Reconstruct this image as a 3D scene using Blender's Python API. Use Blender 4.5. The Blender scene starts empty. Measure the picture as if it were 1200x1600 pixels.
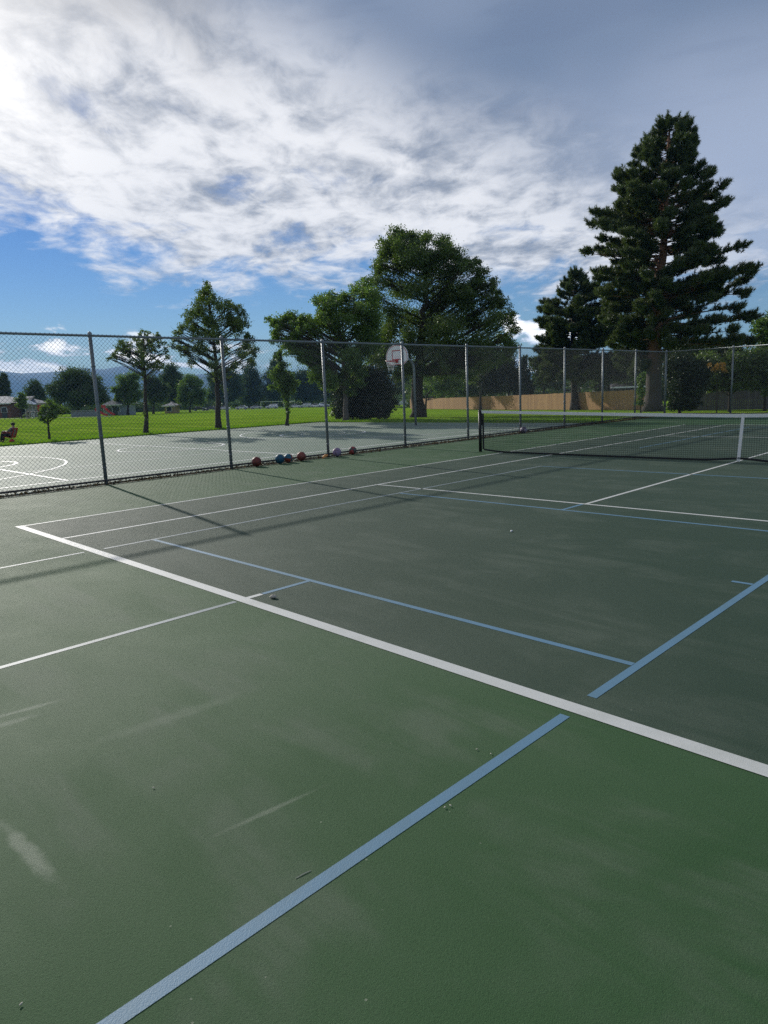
import bpy, math, random
import numpy as np
C = bpy.context.scene.collection
RAD = math.radians
random.seed(7)

# ------------------------------------------------------------------ camera model
FPX, YAW, PIT, ROLL = 1068.975, -0.793, 0.173, -0.041
CAM = np.array([10.237, -2.988, 1.647])
_f = np.array([math.sin(YAW)*math.cos(PIT), math.cos(YAW)*math.cos(PIT), -math.sin(PIT)])
_r = np.array([math.cos(YAW), -math.sin(YAW), 0.0])
_u = np.cross(_r, _f)
CR = math.cos(ROLL)*_r + math.sin(ROLL)*_u
CU = -math.sin(ROLL)*_r + math.cos(ROLL)*_u
CF = _f
HF = np.array([math.sin(YAW), math.cos(YAW), 0.0])      # level forward
HR = np.array([math.cos(YAW), -math.sin(YAW), 0.0])     # level right

def at(px, py, w):
    """point of the place seen at a photo pixel, w metres deep"""
    return CAM + w*(CF + (px-600)/FPX*CR - (py-800)/FPX*CU)

GV = [-1e5, 26, 40, 66, 148, 172, 300, 500, 1e5]
GZ = [0.04, 0.04, -.36, -1.05, -2.6, -3.15, -5.0, -6.5, -6.5]
def ground(x, y):
    return float(np.interp(y, GV, GZ))
def hit(px, py, wmax=400):
    w = 3.0
    while w < wmax:
        p = at(px, py, w)
        if p[2] <= ground(p[0], p[1]): break
        w *= 1.002
    p = at(px, py, w); p[2] = ground(p[0], p[1])
    return p, w
def stand(px, w):
    """ground point under photo column px at depth w"""
    y = 612
    for _ in range(12):
        p = at(px, y, w); y += (p[2]-ground(p[0], p[1]))*FPX/w
    p = at(px, y, w); p[2] = ground(p[0], p[1]); return p

# ------------------------------------------------------------------ materials
class NT:
    def __init__(s, tree): s.t = tree; s.n = tree.nodes; s.l = tree.links
    def node(s, typ, **kw):
        nd = s.n.new(typ)
        for k, v in kw.items(): setattr(nd, k, v)
        return nd
    def set(s, sock, v):
        if hasattr(v, 'is_output') or isinstance(v, bpy.types.NodeSocket): s.l.new(v, sock)
        else: sock.default_value = v
    def m(s, op, a, b=None, c=None, clamp=False):
        nd = s.node('ShaderNodeMath', operation=op); nd.use_clamp = clamp
        s.set(nd.inputs[0], a)
        if b is not None: s.set(nd.inputs[1], b)
        if c is not None: s.set(nd.inputs[2], c)
        return nd.outputs[0]
    def dot(s, a, v):
        nd = s.node('ShaderNodeVectorMath', operation='DOT_PRODUCT')
        s.set(nd.inputs[0], a); nd.inputs[1].default_value = tuple(v); return nd.outputs['Value']
    def comb(s, x, y, z):
        nd = s.node('ShaderNodeCombineXYZ')
        for i, v in enumerate((x, y, z)): s.set(nd.inputs[i], v)
        return nd.outputs[0]
    def noise(s, vec, scale, detail=4, rough=.5, dist=0.0, out='Fac'):
        nd = s.node('ShaderNodeTexNoise')
        s.set(nd.inputs['Vector'], vec); nd.inputs['Scale'].default_value = scale
        nd.inputs['Detail'].default_value = detail; nd.inputs['Roughness'].default_value = rough
        nd.inputs['Distortion'].default_value = dist
        return nd.outputs[out]
    def ss(s, v, a, b, lo=0.0, hi=1.0):
        nd = s.node('ShaderNodeMapRange', interpolation_type='SMOOTHSTEP')
        s.set(nd.inputs[0], v); nd.inputs[1].default_value = a; nd.inputs[2].default_value = b
        nd.inputs[3].default_value = lo; nd.inputs[4].default_value = hi
        return nd.outputs[0]
    def mix(s, f, a, b, mode='MIX'):
        nd = s.node('ShaderNodeMix', data_type='RGBA', blend_type=mode)
        s.set(nd.inputs[0], f)
        for k, v in ((6, a), (7, b)):
            if isinstance(v, (tuple, list)): nd.inputs[k].default_value = (*v[:3], 1)
            else: s.l.new(v, nd.inputs[k])
        return nd.outputs[2]
    def mapping(s, vec, rot=(0, 0, 0), sc=(1, 1, 1), loc=(0, 0, 0)):
        nd = s.node('ShaderNodeMapping'); s.l.new(vec, nd.inputs[0])
        nd.inputs['Rotation'].default_value = rot; nd.inputs['Scale'].default_value = sc
        nd.inputs['Location'].default_value = loc
        return nd.outputs[0]

def newmat(name):
    m = bpy.data.materials.new(name); m.use_nodes = True
    t = NT(m.node_tree); b = t.n['Principled BSDF']
    return m, t, b

def simple(name, col, rough=.6, var=.25, scale=6.0, metal=0.0, spec=.4, bump=0.0, bscale=60):
    m, t, b = newmat(name)
    pos = t.node('ShaderNodeTexCoord').outputs['Object']
    n = t.noise(pos, scale, 5, .6)
    dark = tuple(c*(1-var) for c in col); lite = tuple(min(1, c*(1+var)) for c in col)
    b.inputs['Base Color'].default_value = (*col, 1)
    t.l.new(t.mix(n, dark, lite), b.inputs['Base Color'])
    b.inputs['Roughness'].default_value = rough; b.inputs['Metallic'].default_value = metal
    b.inputs['Specular IOR Level'].default_value = spec
    if bump:
        bp = t.node('ShaderNodeBump'); bp.inputs['Strength'].default_value = bump; bp.inputs['Distance'].default_value = .01
        t.l.new(t.noise(pos, bscale, 4), bp.inputs['Height']); t.l.new(bp.outputs[0], b.inputs['Normal'])
    return m

def leafmat(name, dark, lite, trans=.35, gloss=.06):
    m, t, b = newmat(name)
    at_ = t.node('ShaderNodeAttribute', attribute_name='tone')
    col = t.mix(at_.outputs['Fac'], dark, lite)
    tl = t.mix(at_.outputs['Fac'], tuple(min(1, c*k) for c, k in zip(dark, (1.5, 1.7, .7))), tuple(min(1, c*k) for c, k in zip(lite, (1.5, 1.6, .6))))
    d = t.node('ShaderNodeBsdfDiffuse'); t.l.new(col, d.inputs[0])
    tr = t.node('ShaderNodeBsdfTranslucent'); t.l.new(tl, tr.inputs[0])
    g = t.node('ShaderNodeBsdfGlossy'); g.inputs['Roughness'].default_value = .45; g.inputs[0].default_value = (.8, .85, .8, 1)
    m1 = t.node('ShaderNodeMixShader'); m1.inputs[0].default_value = trans
    t.l.new(d.outputs[0], m1.inputs[1]); t.l.new(tr.outputs[0], m1.inputs[2])
    m2 = t.node('ShaderNodeMixShader'); m2.inputs[0].default_value = gloss
    t.l.new(m1.outputs[0], m2.inputs[1]); t.l.new(g.outputs[0], m2.inputs[2])
    t.l.new(m2.outputs[0], t.n['Material Output'].inputs['Surface'])
    t.n.remove(b)
    return m

def courtmat(name, ca, cb, dust, dust_amt, scuffs=(), rough=.75, spec=.25, grain=1.3):
    m, t, b = newmat(name)
    geo = t.node('ShaderNodeNewGeometry'); P = geo.outputs['Position']
    n1 = t.noise(P, .22, 6, .6, .6)
    n2 = t.noise(P, 1.3, 7, .62, .4)
    st = t.mapping(P, rot=(0, 0, RAD(-62)), sc=(.35, 2.2, 1))
    n3 = t.noise(st, 1.1, 6, .6, .8)
    n4 = t.noise(P, 290, 3, .7)
    n5 = t.noise(P, 105, 4, .7)
    col = t.mix(t.ss(n1, .3, .7), ca, cb)
    d = t.m('MULTIPLY', t.ss(n2, .40, .66), t.ss(n3, .40, .62))
    d = t.m('MULTIPLY', d, dust_amt)
    d = t.m('ADD', d, t.m('MULTIPLY', t.ss(n1, .45, .75), dust_amt*.35))
    col = t.mix(d, col, dust)
    for (cx, cy, ang, la, lb, amt) in scuffs:
        q = t.mapping(P, loc=(-cx, -cy, 0))
        q = t.mapping(q, rot=(0, 0, -ang)); q = t.mapping(q, sc=(1/la, 1/lb, 0))
        ln = t.node('ShaderNodeVectorMath', operation='LENGTH'); t.l.new(q, ln.inputs[0])
        k = t.ss(t.m('ADD', ln.outputs['Value'], t.m('MULTIPLY', t.m('SUBTRACT', t.noise(P, 9, 6, .7), .5), 1.4)), .25, 1.0, amt, 0.0)
        k = t.m('MULTIPLY', k, t.ss(n4, .3, .6))
        col = t.mix(k, col, (.36, .38, .30))
    sp = t.m('ADD', t.m('MULTIPLY', n4, .9*grain), t.m('MULTIPLY', n5, .5*grain))
    col = t.mix(1.0, col, t.comb(*(t.m('ADD', sp, 1-.7*grain),)*3), 'MULTIPLY')
    vor = t.node('ShaderNodeTexVoronoi', feature='DISTANCE_TO_EDGE'); t.l.new(P, vor.inputs['Vector']); vor.inputs['Scale'].default_value = 3
    vs = t.node('ShaderNodeTexVoronoi'); t.l.new(P, vs.inputs['Vector']); vs.inputs['Scale'].default_value = 7
    fleck = t.m('LESS_THAN', vs.outputs['Distance'], .028)
    col = t.mix(t.m('MULTIPLY', fleck, .35), col, (.45, .45, .36))
    t.l.new(col, b.inputs['Base Color'])
    t.l.new(t.m('ADD', t.m('MULTIPLY', n2, .16), rough-.08), b.inputs['Roughness'])
    b.inputs['Specular IOR Level'].default_value = spec
    bp = t.node('ShaderNodeBump'); bp.inputs['Strength'].default_value = .9; bp.inputs['Distance'].default_value = .0032
    t.l.new(t.m('ADD', n4, t.m('MULTIPLY', n5, .8)), bp.inputs['Height']); t.l.new(bp.outputs[0], b.inputs['Normal'])
    return m

def paintmat(name, col, wear, wcol, rough=.6):
    m, t, b = newmat(name)
    P = t.node('ShaderNodeNewGeometry').outputs['Position']
    n = t.noise(P, 2.0, 7, .65); g = t.noise(P, 240, 2); g2 = t.noise(P, 30, 5, .7)
    k = t.m('MULTIPLY', t.ss(n, .42, .75), wear)
    k = t.m('ADD', k, t.m('MULTIPLY', t.ss(g2, .62, .72), wear*.6), clamp=True)
    c = t.mix(k, col, wcol)
    c = t.mix(1.0, c, t.comb(*(t.m('ADD', t.m('MULTIPLY', g, .5), .75),)*3), 'MULTIPLY')
    t.l.new(c, b.inputs['Base Color']); b.inputs['Roughness'].default_value = rough
    bp = t.node('ShaderNodeBump'); bp.inputs['Strength'].default_value = .4; bp.inputs['Distance'].default_value = .003
    t.l.new(g, bp.inputs['Height']); t.l.new(bp.outputs[0], b.inputs['Normal'])
    return m

# ------------------------------------------------------------------ mesh building
class MB:
    def __init__(s): s.v = []; s.f = []; s.tone = None
    def add(s, vs, fs):
        o = len(s.v); s.v += [tuple(map(float, p)) for p in vs]; s.f += [tuple(i+o for i in f) for f in fs]; return s
    def box(s, c, d, rz=0.0):
        hx, hy, hz = d[0]/2, d[1]/2, d[2]/2; ca, sa = math.cos(rz), math.sin(rz)
        vs = [(c[0]+x*ca-y*sa, c[1]+x*sa+y*ca, c[2]+z) for x in (-hx, hx) for y in (-hy, hy) for z in (-hz, hz)]
        return s.add(vs, [(0, 1, 3, 2), (4, 6, 7, 5), (0, 4, 5, 1), (2, 3, 7, 6), (0, 2, 6, 4), (1, 5, 7, 3)])
    def tube(s, pts, rads, n=8, cap=True):
        pts = [np.array(p, float) for p in pts]
        if not hasattr(rads, '__len__'): rads = [rads]*len(pts)
        rings = []; up = None
        for i, p in enumerate(pts):
            d = pts[min(i+1, len(pts)-1)]-pts[max(i-1, 0)]; d = d/(np.linalg.norm(d)+1e-9)
            if up is None:
                up = np.array([0, 0, 1.0]) if abs(d[2]) < .9 else np.array([1.0, 0, 0])
            a = np.cross(up, d); a /= np.linalg.norm(a)+1e-9; b = np.cross(d, a); up = b
            rings.append([p+rads[i]*(math.cos(2*math.pi*k/n)*a+math.sin(2*math.pi*k/n)*b) for k in range(n)])
        vs = [q for r in rings for q in r]; fs = []
        for i in range(len(pts)-1):
            for k in range(n):
                fs.append((i*n+k, i*n+(k+1) % n, (i+1)*n+(k+1) % n, (i+1)*n+k))
        if cap: fs += [tuple(range(n-1, -1, -1)), tuple((len(pts)-1)*n+k for k in range(n))]
        return s.add(vs, fs)
    def lathe(s, c, prof, n=20):
        vs = []; fs = []
        for (r, z) in prof:
            for k in range(n):
                vs.append((c[0]+r*math.cos(2*math.pi*k/n), c[1]+r*math.sin(2*math.pi*k/n), c[2]+z))
        for i in range(len(prof)-1):
            for k in range(n): fs.append((i*n+k, i*n+(k+1) % n, (i+1)*n+(k+1) % n, (i+1)*n+k))
        return s.add(vs, fs)
    def ball(s, c, r, nu=20, nv=12, sq=(1, 1, 1)):
        vs = []; fs = []
        for j in range(nv+1):
            t = math.pi*j/nv
            for k in range(nu):
                p = 2*math.pi*k/nu
                vs.append((c[0]+r*sq[0]*math.sin(t)*math.cos(p), c[1]+r*sq[1]*math.sin(t)*math.sin(p), c[2]-r*sq[2]*math.cos(t)))
        for j in range(nv):
            for k in range(nu): fs.append((j*nu+k, j*nu+(k+1) % nu, (j+1)*nu+(k+1) % nu, (j+1)*nu+k))
        return s.add(vs, fs)
    def prism(s, pts, ax, depth):
        """closed outline (list of 3-D points) pushed along ax by depth"""
        n = len(pts); ax = np.array(ax, float)*depth
        vs = [np.array(p, float) for p in pts]+[np.array(p, float)+ax for p in pts]
        fs = [tuple(range(n-1, -1, -1)), tuple(range(n, 2*n))]+[(i, (i+1) % n, n+(i+1) % n, n+i) for i in range(n)]
        return s.add(vs, fs)
    def sheet(s, x0, x1, y0, y1, z):
        return s.add([(x0, y0, z), (x1, y0, z), (x1, y1, z), (x0, y1, z)], [(0, 1, 2, 3)])
    def build(s, name, m, parent=None, smooth=False, loc=None):
        me = bpy.data.meshes.new(name); me.from_pydata(s.v, [], s.f); me.validate()
        me.materials.append(m)
        if smooth: me.polygons.foreach_set('use_smooth', [True]*len(me.polygons))
        o = bpy.data.objects.new(name, me); C.objects.link(o)
        if parent is not None: o.parent = parent
        if loc is not None: o.location = loc
        return o

def tris_object(name, V, tone, m, parent=None):
    """V: (n,k,3) polygons with k corners each"""
    n, k, _ = V.shape
    me = bpy.data.meshes.new(name)
    me.vertices.add(n*k); me.vertices.foreach_set('co', V.reshape(-1).astype(np.float32))
    me.loops.add(n*k); me.loops.foreach_set('vertex_index', np.arange(n*k, dtype=np.int32))
    me.polygons.add(n); me.polygons.foreach_set('loop_start', np.arange(0, n*k, k, dtype=np.int32))
    me.update(calc_edges=True)
    if tone is not None:
        a = me.attributes.new('tone', 'FLOAT', 'POINT'); a.data.foreach_set('value', np.repeat(tone, k).astype(np.float32))
    me.materials.append(m)
    o = bpy.data.objects.new(name, me); C.objects.link(o)
    if parent is not None: o.parent = parent
    return o

def tag(o, label=None, cat=None, group=None, kind=None):
    if label: o['label'] = label
    if cat: o['category'] = cat
    if group: o['group'] = group
    if kind: o['kind'] = kind
    return o
def empty(name, loc, label, cat, group=None, rz=0.0):
    o = bpy.data.objects.new(name, None); C.objects.link(o)
    o.location = tuple(map(float, loc)); o.rotation_euler = (0, 0, rz); o.empty_display_size = .2
    return tag(o, label, cat, group)
def struct(o): o['kind'] = 'structure'; return o
def copy_thing(o):
    c = o.copy(); C.objects.link(c)
    for ch in list(o.children):
        d = ch.copy(); C.objects.link(d); d.parent = c
        for g in list(ch.children):
            e = g.copy(); C.objects.link(e); e.parent = d
    return c

# ------------------------------------------------------------------ palette
M_galv = simple('galvanised_steel', (.23, .255, .265), .5, .2, 9, metal=.55)
M_wire = simple('weathered_wire', (.15, .155, .158), .85, .2, 30, spec=.1)
M_darkrail = simple('dark_rail', (.045, .045, .045), .7, .3, 12)
M_black = simple('black_paint', (.012, .012, .013), .5, .2)
M_netcord = simple('black_net_cord', (.012, .013, .013), .8, .2)
M_band = simple('white_band', (.74, .74, .72), .75, .08, 9)
M_white = simple('white_paint', (.82, .83, .84), .5, .06)
M_red = simple('red_paint', (.45, .03, .035), .45, .15)
M_bark = simple('grey_brown_bark', (.040, .033, .027), .95, .45, 9, bump=.8, bscale=18)
M_barkp = simple('reddish_pine_bark', (.15, .09, .062), .95, .45, 6, bump=.9, bscale=12)
def m_pinebark():
    m, t, b = newmat('pine_bark'); P = t.node('ShaderNodeTexCoord').outputs['Object']
    sp = t.node('ShaderNodeSeparateXYZ'); t.l.new(P, sp.inputs[0])
    n = t.noise(t.mapping(P, sc=(7, 7, 2.2)), 1.0, 6, .65); n2 = t.noise(P, 1.2, 4)
    lo = t.mix(n, (.045, .038, .034), (.12, .10, .085)); hi = t.mix(n, (.13, .062, .035), (.26, .14, .085))
    t.l.new(t.mix(t.ss(t.m('ADD', sp.outputs[2], t.m('MULTIPLY', n2, 2.5)), 3.6, 6.2), lo, hi), b.inputs['Base Color']); b.inputs['Roughness'].default_value = .95
    bp = t.node('ShaderNodeBump'); bp.inputs['Strength'].default_value = 1.0; bp.inputs['Distance'].default_value = .06
    t.l.new(n, bp.inputs['Height']); t.l.new(bp.outputs[0], b.inputs['Normal']); return m
M_barkp = m_pinebark()
M_barkg = simple('grey_bark', (.12, .105, .09), .95, .4, 9, bump=.8, bscale=16)

# ------------------------------------------------------------------ ground
def m_lawn():
    m, t, b = newmat('lawn_grass')
    P = t.node('ShaderNodeNewGeometry').outputs['Position']
    n1 = t.noise(P, .09, 5, .6); n2 = t.noise(P, .8, 6, .65); n3 = t.noise(P, 14, 4, .7)
    st = t.noise(t.mapping(P, rot=(0, 0, RAD(20)), sc=(.06, .9, 1)), 1.0, 3)
    c = t.mix(t.ss(n1, .35, .65), (.185, .325, .024), (.25, .385, .040))
    c = t.mix(t.m('MULTIPLY', t.ss(n2, .45, .7), .7), c, (.28, .35, .06))
    c = t.mix(t.m('MULTIPLY', t.ss(st, .42, .6), .75), c, (.12, .235, .018))
    c = t.mix(1.0, c, t.comb(*(t.m('ADD', t.m('MULTIPLY', n3, .9), .55),)*3), 'MULTIPLY')
    d = t.node('ShaderNodeBsdfDiffuse'); t.l.new(c, d.inputs[0])
    s = t.node('ShaderNodeBsdfSheen') if False else None
    bp = t.node('ShaderNodeBump'); bp.inputs['Strength'].default_value = .9; bp.inputs['Distance'].default_value = .05
    t.l.new(t.noise(P, 45, 3, .7), bp.inputs['Height'])
    t.l.new(bp.outputs[0], d.inputs['Normal'])
    tr = t.node('ShaderNodeBsdfTranslucent'); t.l.new(t.mix(1.0, c, (1.3, 1.35, .6), 'MULTIPLY'), tr.inputs[0])
    t.l.new(c, b.inputs['Base Color']); b.inputs['Roughness'].default_value = .75
    b.inputs['Sheen Weight'].default_value = .06; b.inputs['Sheen Tint'].default_value = (.7, .9, .15, 1); b.inputs['Sheen Roughness'].default_value = .5
    b.inputs['Specular IOR Level'].default_value = .15
    t.l.new(bp.outputs[0], b.inputs['Normal'])
    t.l.new(d.outputs[0], t.n['Material Output'].inputs['Surface'])
    return m
M_lawn = m_lawn()
PX0, PX1, PY0, PYB, PYT = -22.7, 27.0, -26.0, 24.1, 30.7
GAP0, GAP1 = -4.12, -3.74
def lawn():
    xs = sorted(set([-9000, -4000, -2000, -1000, -600, -400, -300, -200, -150, -100, -60, -35, PX0, GAP0, PX1, 60, 120, 300, 800, 3000, 9000]))
    ys = sorted(set([-6000, -2000, -500, -150, -60, PY0, -10, 0, 12, PYB, PYT, 40, 66, 90, 110, 130, 148, 160, 172, 200, 240, 300, 380, 500, 800, 1500, 3000, 6000, 9500]))
    mb = MB(); idx = {}
    def vid(x, y):
        if (x, y) not in idx: idx[(x, y)] = len(mb.v); mb.v.append((x, y, ground(x, y)))
        return idx[(x, y)]
    def pad(xc, yc):
        if PX0 < xc < PX1 and PY0 < yc < PYB: return True
        return GAP0 < xc < PX1 and PYB < yc < PYT
    for i in range(len(xs)-1):
        for j in range(len(ys)-1):
            if pad((xs[i]+xs[i+1])/2, (ys[j]+ys[j+1])/2): continue
            mb.f.append((vid(xs[i], ys[j]), vid(xs[i+1], ys[j]), vid(xs[i+1], ys[j+1]), vid(xs[i], ys[j+1])))
    # turf edge along the paving
    for (a, b) in (((PX0, PY0), (PX0, PYB)), ((PX0, PYB), (GAP0, PYB)), ((GAP0, PYB), (GAP0, PYT)), ((GAP0, PYT), (PX1, PYT))):
        za, zb = ground(*a), ground(*b)
        mb.add([(a[0], a[1], -.3), (b[0], b[1], -.3), (b[0], b[1], zb), (a[0], a[1], za)], [(0, 1, 2, 3)])
    return mb.build('lawn', M_lawn)
struct(lawn())

def px_ground(px, py):
    p, _ = hit(px, py); d = at(px, py, 1.0)-CAM; t = -CAM[2]/d[2]; return CAM+t*d

sc1 = px_ground(42, 1330); sc1b = px_ground(80, 1365); sc2 = px_ground(425, 1265); sc2b = px_ground(480, 1240); sc3 = px_ground(35, 1110); sc4 = px_ground(270, 1120)
def ang(a, b): return math.atan2(b[1]-a[1], b[0]-a[0])
scuffs = [(sc1[0], sc1[1], ang(px_ground(5, 1285), sc1b), .34, .045, .6), (sc2[0], sc2[1], ang(sc2, sc2b), .30, .02, .35),
          (sc3[0], sc3[1], ang(sc3, px_ground(90, 1095)), .30, .03, .5), (px_ground(20, 1128)[0], px_ground(20, 1128)[1], ang(sc3, px_ground(90, 1095)), .2, .04, .4),
          (sc4[0], sc4[1], ang(sc4, px_ground(330, 1100)), .5, .08, .18), (px_ground(640, 1010)[0], px_ground(640, 1010)[1], .3, .5, .15, .1)]
M_outer = courtmat('green_court_surface', (.025, .079, .022), (.036, .094, .031), (.115, .148, .100), .50, scuffs)
M_inner = courtmat('dark_green_court_surface', (.023, .052, .029), (.033, .062, .037), (.095, .122, .090), .40)
M_bball = courtmat('pale_green_court_surface', (.155, .215, .158), (.19, .25, .192), (.28, .30, .26), .5, grain=.6)
M_dirt = simple('dark_soil', (.045, .038, .03), .95, .5, 14, bump=.8)

mb = MB(); mb.box(((GAP1+PX1)/2, (PY0+PYT)/2, -.15), (PX1-GAP1, PYT-PY0, .3)); struct(mb.build('court_pavement', M_outer))
mb = MB(); mb.sheet(-.10, 11.0, 0, 23.15, .0016); struct(mb.build('tennis_court', M_inner))
mb = MB(); mb.box(((PX0+GAP0)/2, (PY0+PYB)/2, -.15), (GAP0-PX0, PYB-PY0, .3)); struct(mb.build('basketball_court', M_bball))
mb = MB(); mb.sheet(GAP0, GAP1, PY0, PYT, -.03); struct(mb.build('soil_strip', M_dirt))

# painted lines ---------------------------------------------------------------
M_wline = paintmat('white_line_paint', (.55, .56, .53), .4, (.30, .33, .28))
M_bline = paintmat('blue_line_paint', (.095, .205, .30), .4, (.085, .15, .15))
M_pline = paintmat('pale_blue_line_paint', (.20, .245, .26), .5, (.11, .15, .13))  # paler, greyer blue for the left and centre lines
M_cline = paintmat('white_court_line_paint', (.78, .79, .75), .2, (.5, .52, .48))
NETV = 11.55
z1, z2 = .0032, .005
t = MB()
def hl(mb, x0, x1, y, w, z): mb.sheet(x0, x1, y-w/2, y+w/2, z)
def vl(mb, x, y0, y1, w, z): mb.sheet(x-w/2, x+w/2, y0, y1, z)
hl(t, -.13, 11.1, 0, .10, z1)
for x in (-.08, 11.05): vl(t, x, .05, 23.15, .055, z1)
for x in (1.38, 9.55): vl(t, x, .05, 23.10, .055, z1)
for y in (5.6, 17.75): hl(t, 1.41, 9.52, y, .055, z1)
vl(t, 5.52, 5.628, 17.72, .055, z1)
hl(t, 1.36, 11.1, 23.15, .07, z1)
vl(t, 5.49, .05, .19, .055, z1)
struct(t.build('white_court_lines', M_wline))
b = MB()
hl(b, 2.49, 8.52, .72, .05, z1)
vl(b, 8.55, .17, 9.35, .055, z1)
vl(b, 8.55, -3.83, -.10, .055, .0016)
vl(b, 5.49, .20, .695, .05, z1)
hl(b, 2.49, 8.52, 5.03, .05, z1)
vl(b, 5.49, 5.055, 5.572, .05, z1)
hl(b, 8.36, 8.52, 2.84, .045, z1)
hl(b, 2.49, 8.52, 9.3, .05, z1)
hl(b, 2.42, 8.58, -3.86, .05, z1)
vl(b, 2.5, 13.8, 22.0, .05, z1); hl(b, 2.6, 8.5, 22.0, .05, z1)
struct(b.build('blue_court_lines', M_bline))
b = MB()
vl(b, 2.46, .12, 9.32, .05, z1)
vl(b, 2.44, -3.83, -.10, .045, .0016)
vl(b, 5.49, -3.83, -.07, .05, .0016)
struct(b.build('pale_blue_court_lines', M_pline))
# basketball lines
bl = MB(); UC, VC, VE = -12.7, 9.0, 20.6
def ring(mb, cx, cy, r, w, z, a0=0, a1=2*math.pi, n=48):
    pts = []
    for i in range(n+1):
        a = a0+(a1-a0)*i/n
        pts.append(((cx+(r-w/2)*math.cos(a), cy+(r-w/2)*math.sin(a), z), (cx+(r+w/2)*math.cos(a), cy+(r+w/2)*math.sin(a), z)))
    vs = [q for p in pts for q in p]
    mb.add(vs, [(2*i, 2*i+1, 2*i+3, 2*i+2) for i in range(n)])
vl(bl, -5.45, -2.6, VE, .10, .004); vl(bl, -20.6, -2.6, VE, .09, .004)
hl(bl, -20.57, -5.48, VE, .06, .0045); hl(bl, -20.57, -5.48, -2.6, .06, .0045)
hl(bl, -20.57, -5.48, VC, .09, .004); ring(bl, UC, VC, 1.83, .10, .008)
for s in (1, -1):
    fv = VC+s*7.1
    ring(bl, UC, fv, 1.83, .10, .004); ring(bl, UC, fv, 1.1 if s < 0 else .95, .05, .004)
    hl(bl, UC-1.8, UC+1.8, fv, .05, .008)
    for dx in (-1.83, 1.83): vl(bl, UC+dx, min(fv, VC+s*11.57), max(fv, VC+s*11.57), .05, .009)
    hv = VC+s*10.2
    ring(bl, UC, hv, 6.1, .08, .006, math.pi if s > 0 else 0, 2*math.pi if s > 0 else math.pi)
hl(bl, UC+1.85, -5.48, 2.65, .09, .0075)
vl(bl, -8.6, 2.7, 9, .05, .0076)
struct(bl.build('basketball_court_lines', M_cline))

# ------------------------------------------------------------------ fallen leaves, grass, pebbles
def scatter_leaves(n, fn, size, rng, flat=.5):
    P = np.array([fn(rng) for _ in range(n)])
    d = rng.normal(size=(n, 3)); d[:, 2] *= flat; d /= np.linalg.norm(d, axis=1)[:, None]
    e = rng.normal(size=(n, 3)); e[:, 2] *= flat; e -= d*np.sum(d*e, 1)[:, None]; e /= np.linalg.norm(e, axis=1)[:, None]
    L = size*rng.uniform(.6, 1.4, n)[:, None]
    V = np.stack([P-d*L, P+e*L*.45, P+d*L, P-e*L*.45], 1)
    return V, rng.uniform(0, 1, n)
rng = np.random.default_rng(3)
M_litter = leafmat('dry_leaf_litter', (.035, .025, .015), (.17, .115, .06), .1, .03)
def ff(r):
    v = r.uniform(-8, 30); c = math.sin(v*1.7)+math.sin(v*.63+1)
    return (np.clip(r.normal(-3.90, .11), -4.25, -3.55), v, abs(r.normal(0, .018+.012*max(0, c)))+.004)
V, tn = scatter_leaves(6500, ff, .03, rng)
tag(tris_object('fallen_leaves', V, tn, M_litter), 'dry brown fallen leaves along foot of chain link fence', 'leaves', kind='stuff')
def gf(r):
    q = r.uniform()
    if q < .7: return (PX0-abs(r.normal(0, 1.2))+.06, r.uniform(-4, PYB), .04)
    return (r.uniform(PX0, GAP0), PYB+abs(r.normal(0, 1.0))-.05, .04)
n = 40000; P = np.array([gf(rng) for _ in range(n)])
a = rng.uniform(0, 2*np.pi, n); w = .014; h = rng.uniform(.04, .10, n)
side = np.stack([np.cos(a)*w, np.sin(a)*w, np.zeros(n)], 1)
lean = np.stack([rng.normal(0, .025, n), rng.normal(0, .025, n), h], 1)
M_blade = leafmat('grass_blade', (.09, .18, .015), (.20, .33, .03), .45, .03)
tag(tris_object('edge_grass', np.stack([P-side, P+side, P+lean], 1), rng.uniform(0, 1, n), M_blade), 'bright green grass blades along the lawn edge', 'grass', kind='stuff')

M_peb = simple('pale_pebble', (.5, .47, .38), .8, .3, 60)
def pebble(px, py, r, label, m=M_peb, sq=(1.3, 1, .55), cat='pebble', group=None, name='pebble', seed=1):
    p = px_ground(px, py); mb = MB(); rr = random.Random(seed)
    mb.ball((0, 0, 0), r, 9, 6, sq)
    mb.v = [(x*(1+rr.uniform(-.2, .2)), y*(1+rr.uniform(-.2, .2)), z*(1+rr.uniform(-.2, .2))) for x, y, z in mb.v]
    o = mb.build(name, m, smooth=True); o.location = (p[0], p[1], .004+r*sq[2]*.8); o.rotation_euler = (0, 0, seed*1.3)
    return tag(o, label, cat, group)
M_stone = simple('grey_brown_stone', (.46, .42, .35), .8, .5, 70)
pebble(427, 935, .021, 'small grey brown stone just inside the white baseline mark', M_stone, (1.3, 1, .75), 'stone', None, 'stone', 3)
pebble(799, 831, .016, 'white speck in middle of dark green court', M_white, (1.3, .9, .5), seed=4)
for k, (x, y, l) in enumerate([(695, 1263, 'left of two tiny cream chips beside blue line'), (704, 1260, 'right of two tiny cream chips beside blue line'),
                     (745, 1172, 'tiny cream chip on green surface left of blue line end'), (767, 1179, 'tiny cream chip lying on blue line edge'),
                     (240, 1232, 'tiny cream chip alone on worn green surface at left'), (33, 1571, 'tan chip on green court at bottom left of photo')]):
    pebble(x, y, .0042, l, sq=(1.5, .7, .4), seed=k+11, group='tiny chips on the green court', name='chip', cat='chip')
tw = MB(); p, q, r_ = px_ground(462, 1373), px_ground(475, 1366), px_ground(486, 1361)
tw.tube([(p[0], p[1], .0016), (q[0], q[1], .0024), (r_[0], r_[1], .0018)], [.0010, .0015, .0010], 5)
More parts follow.
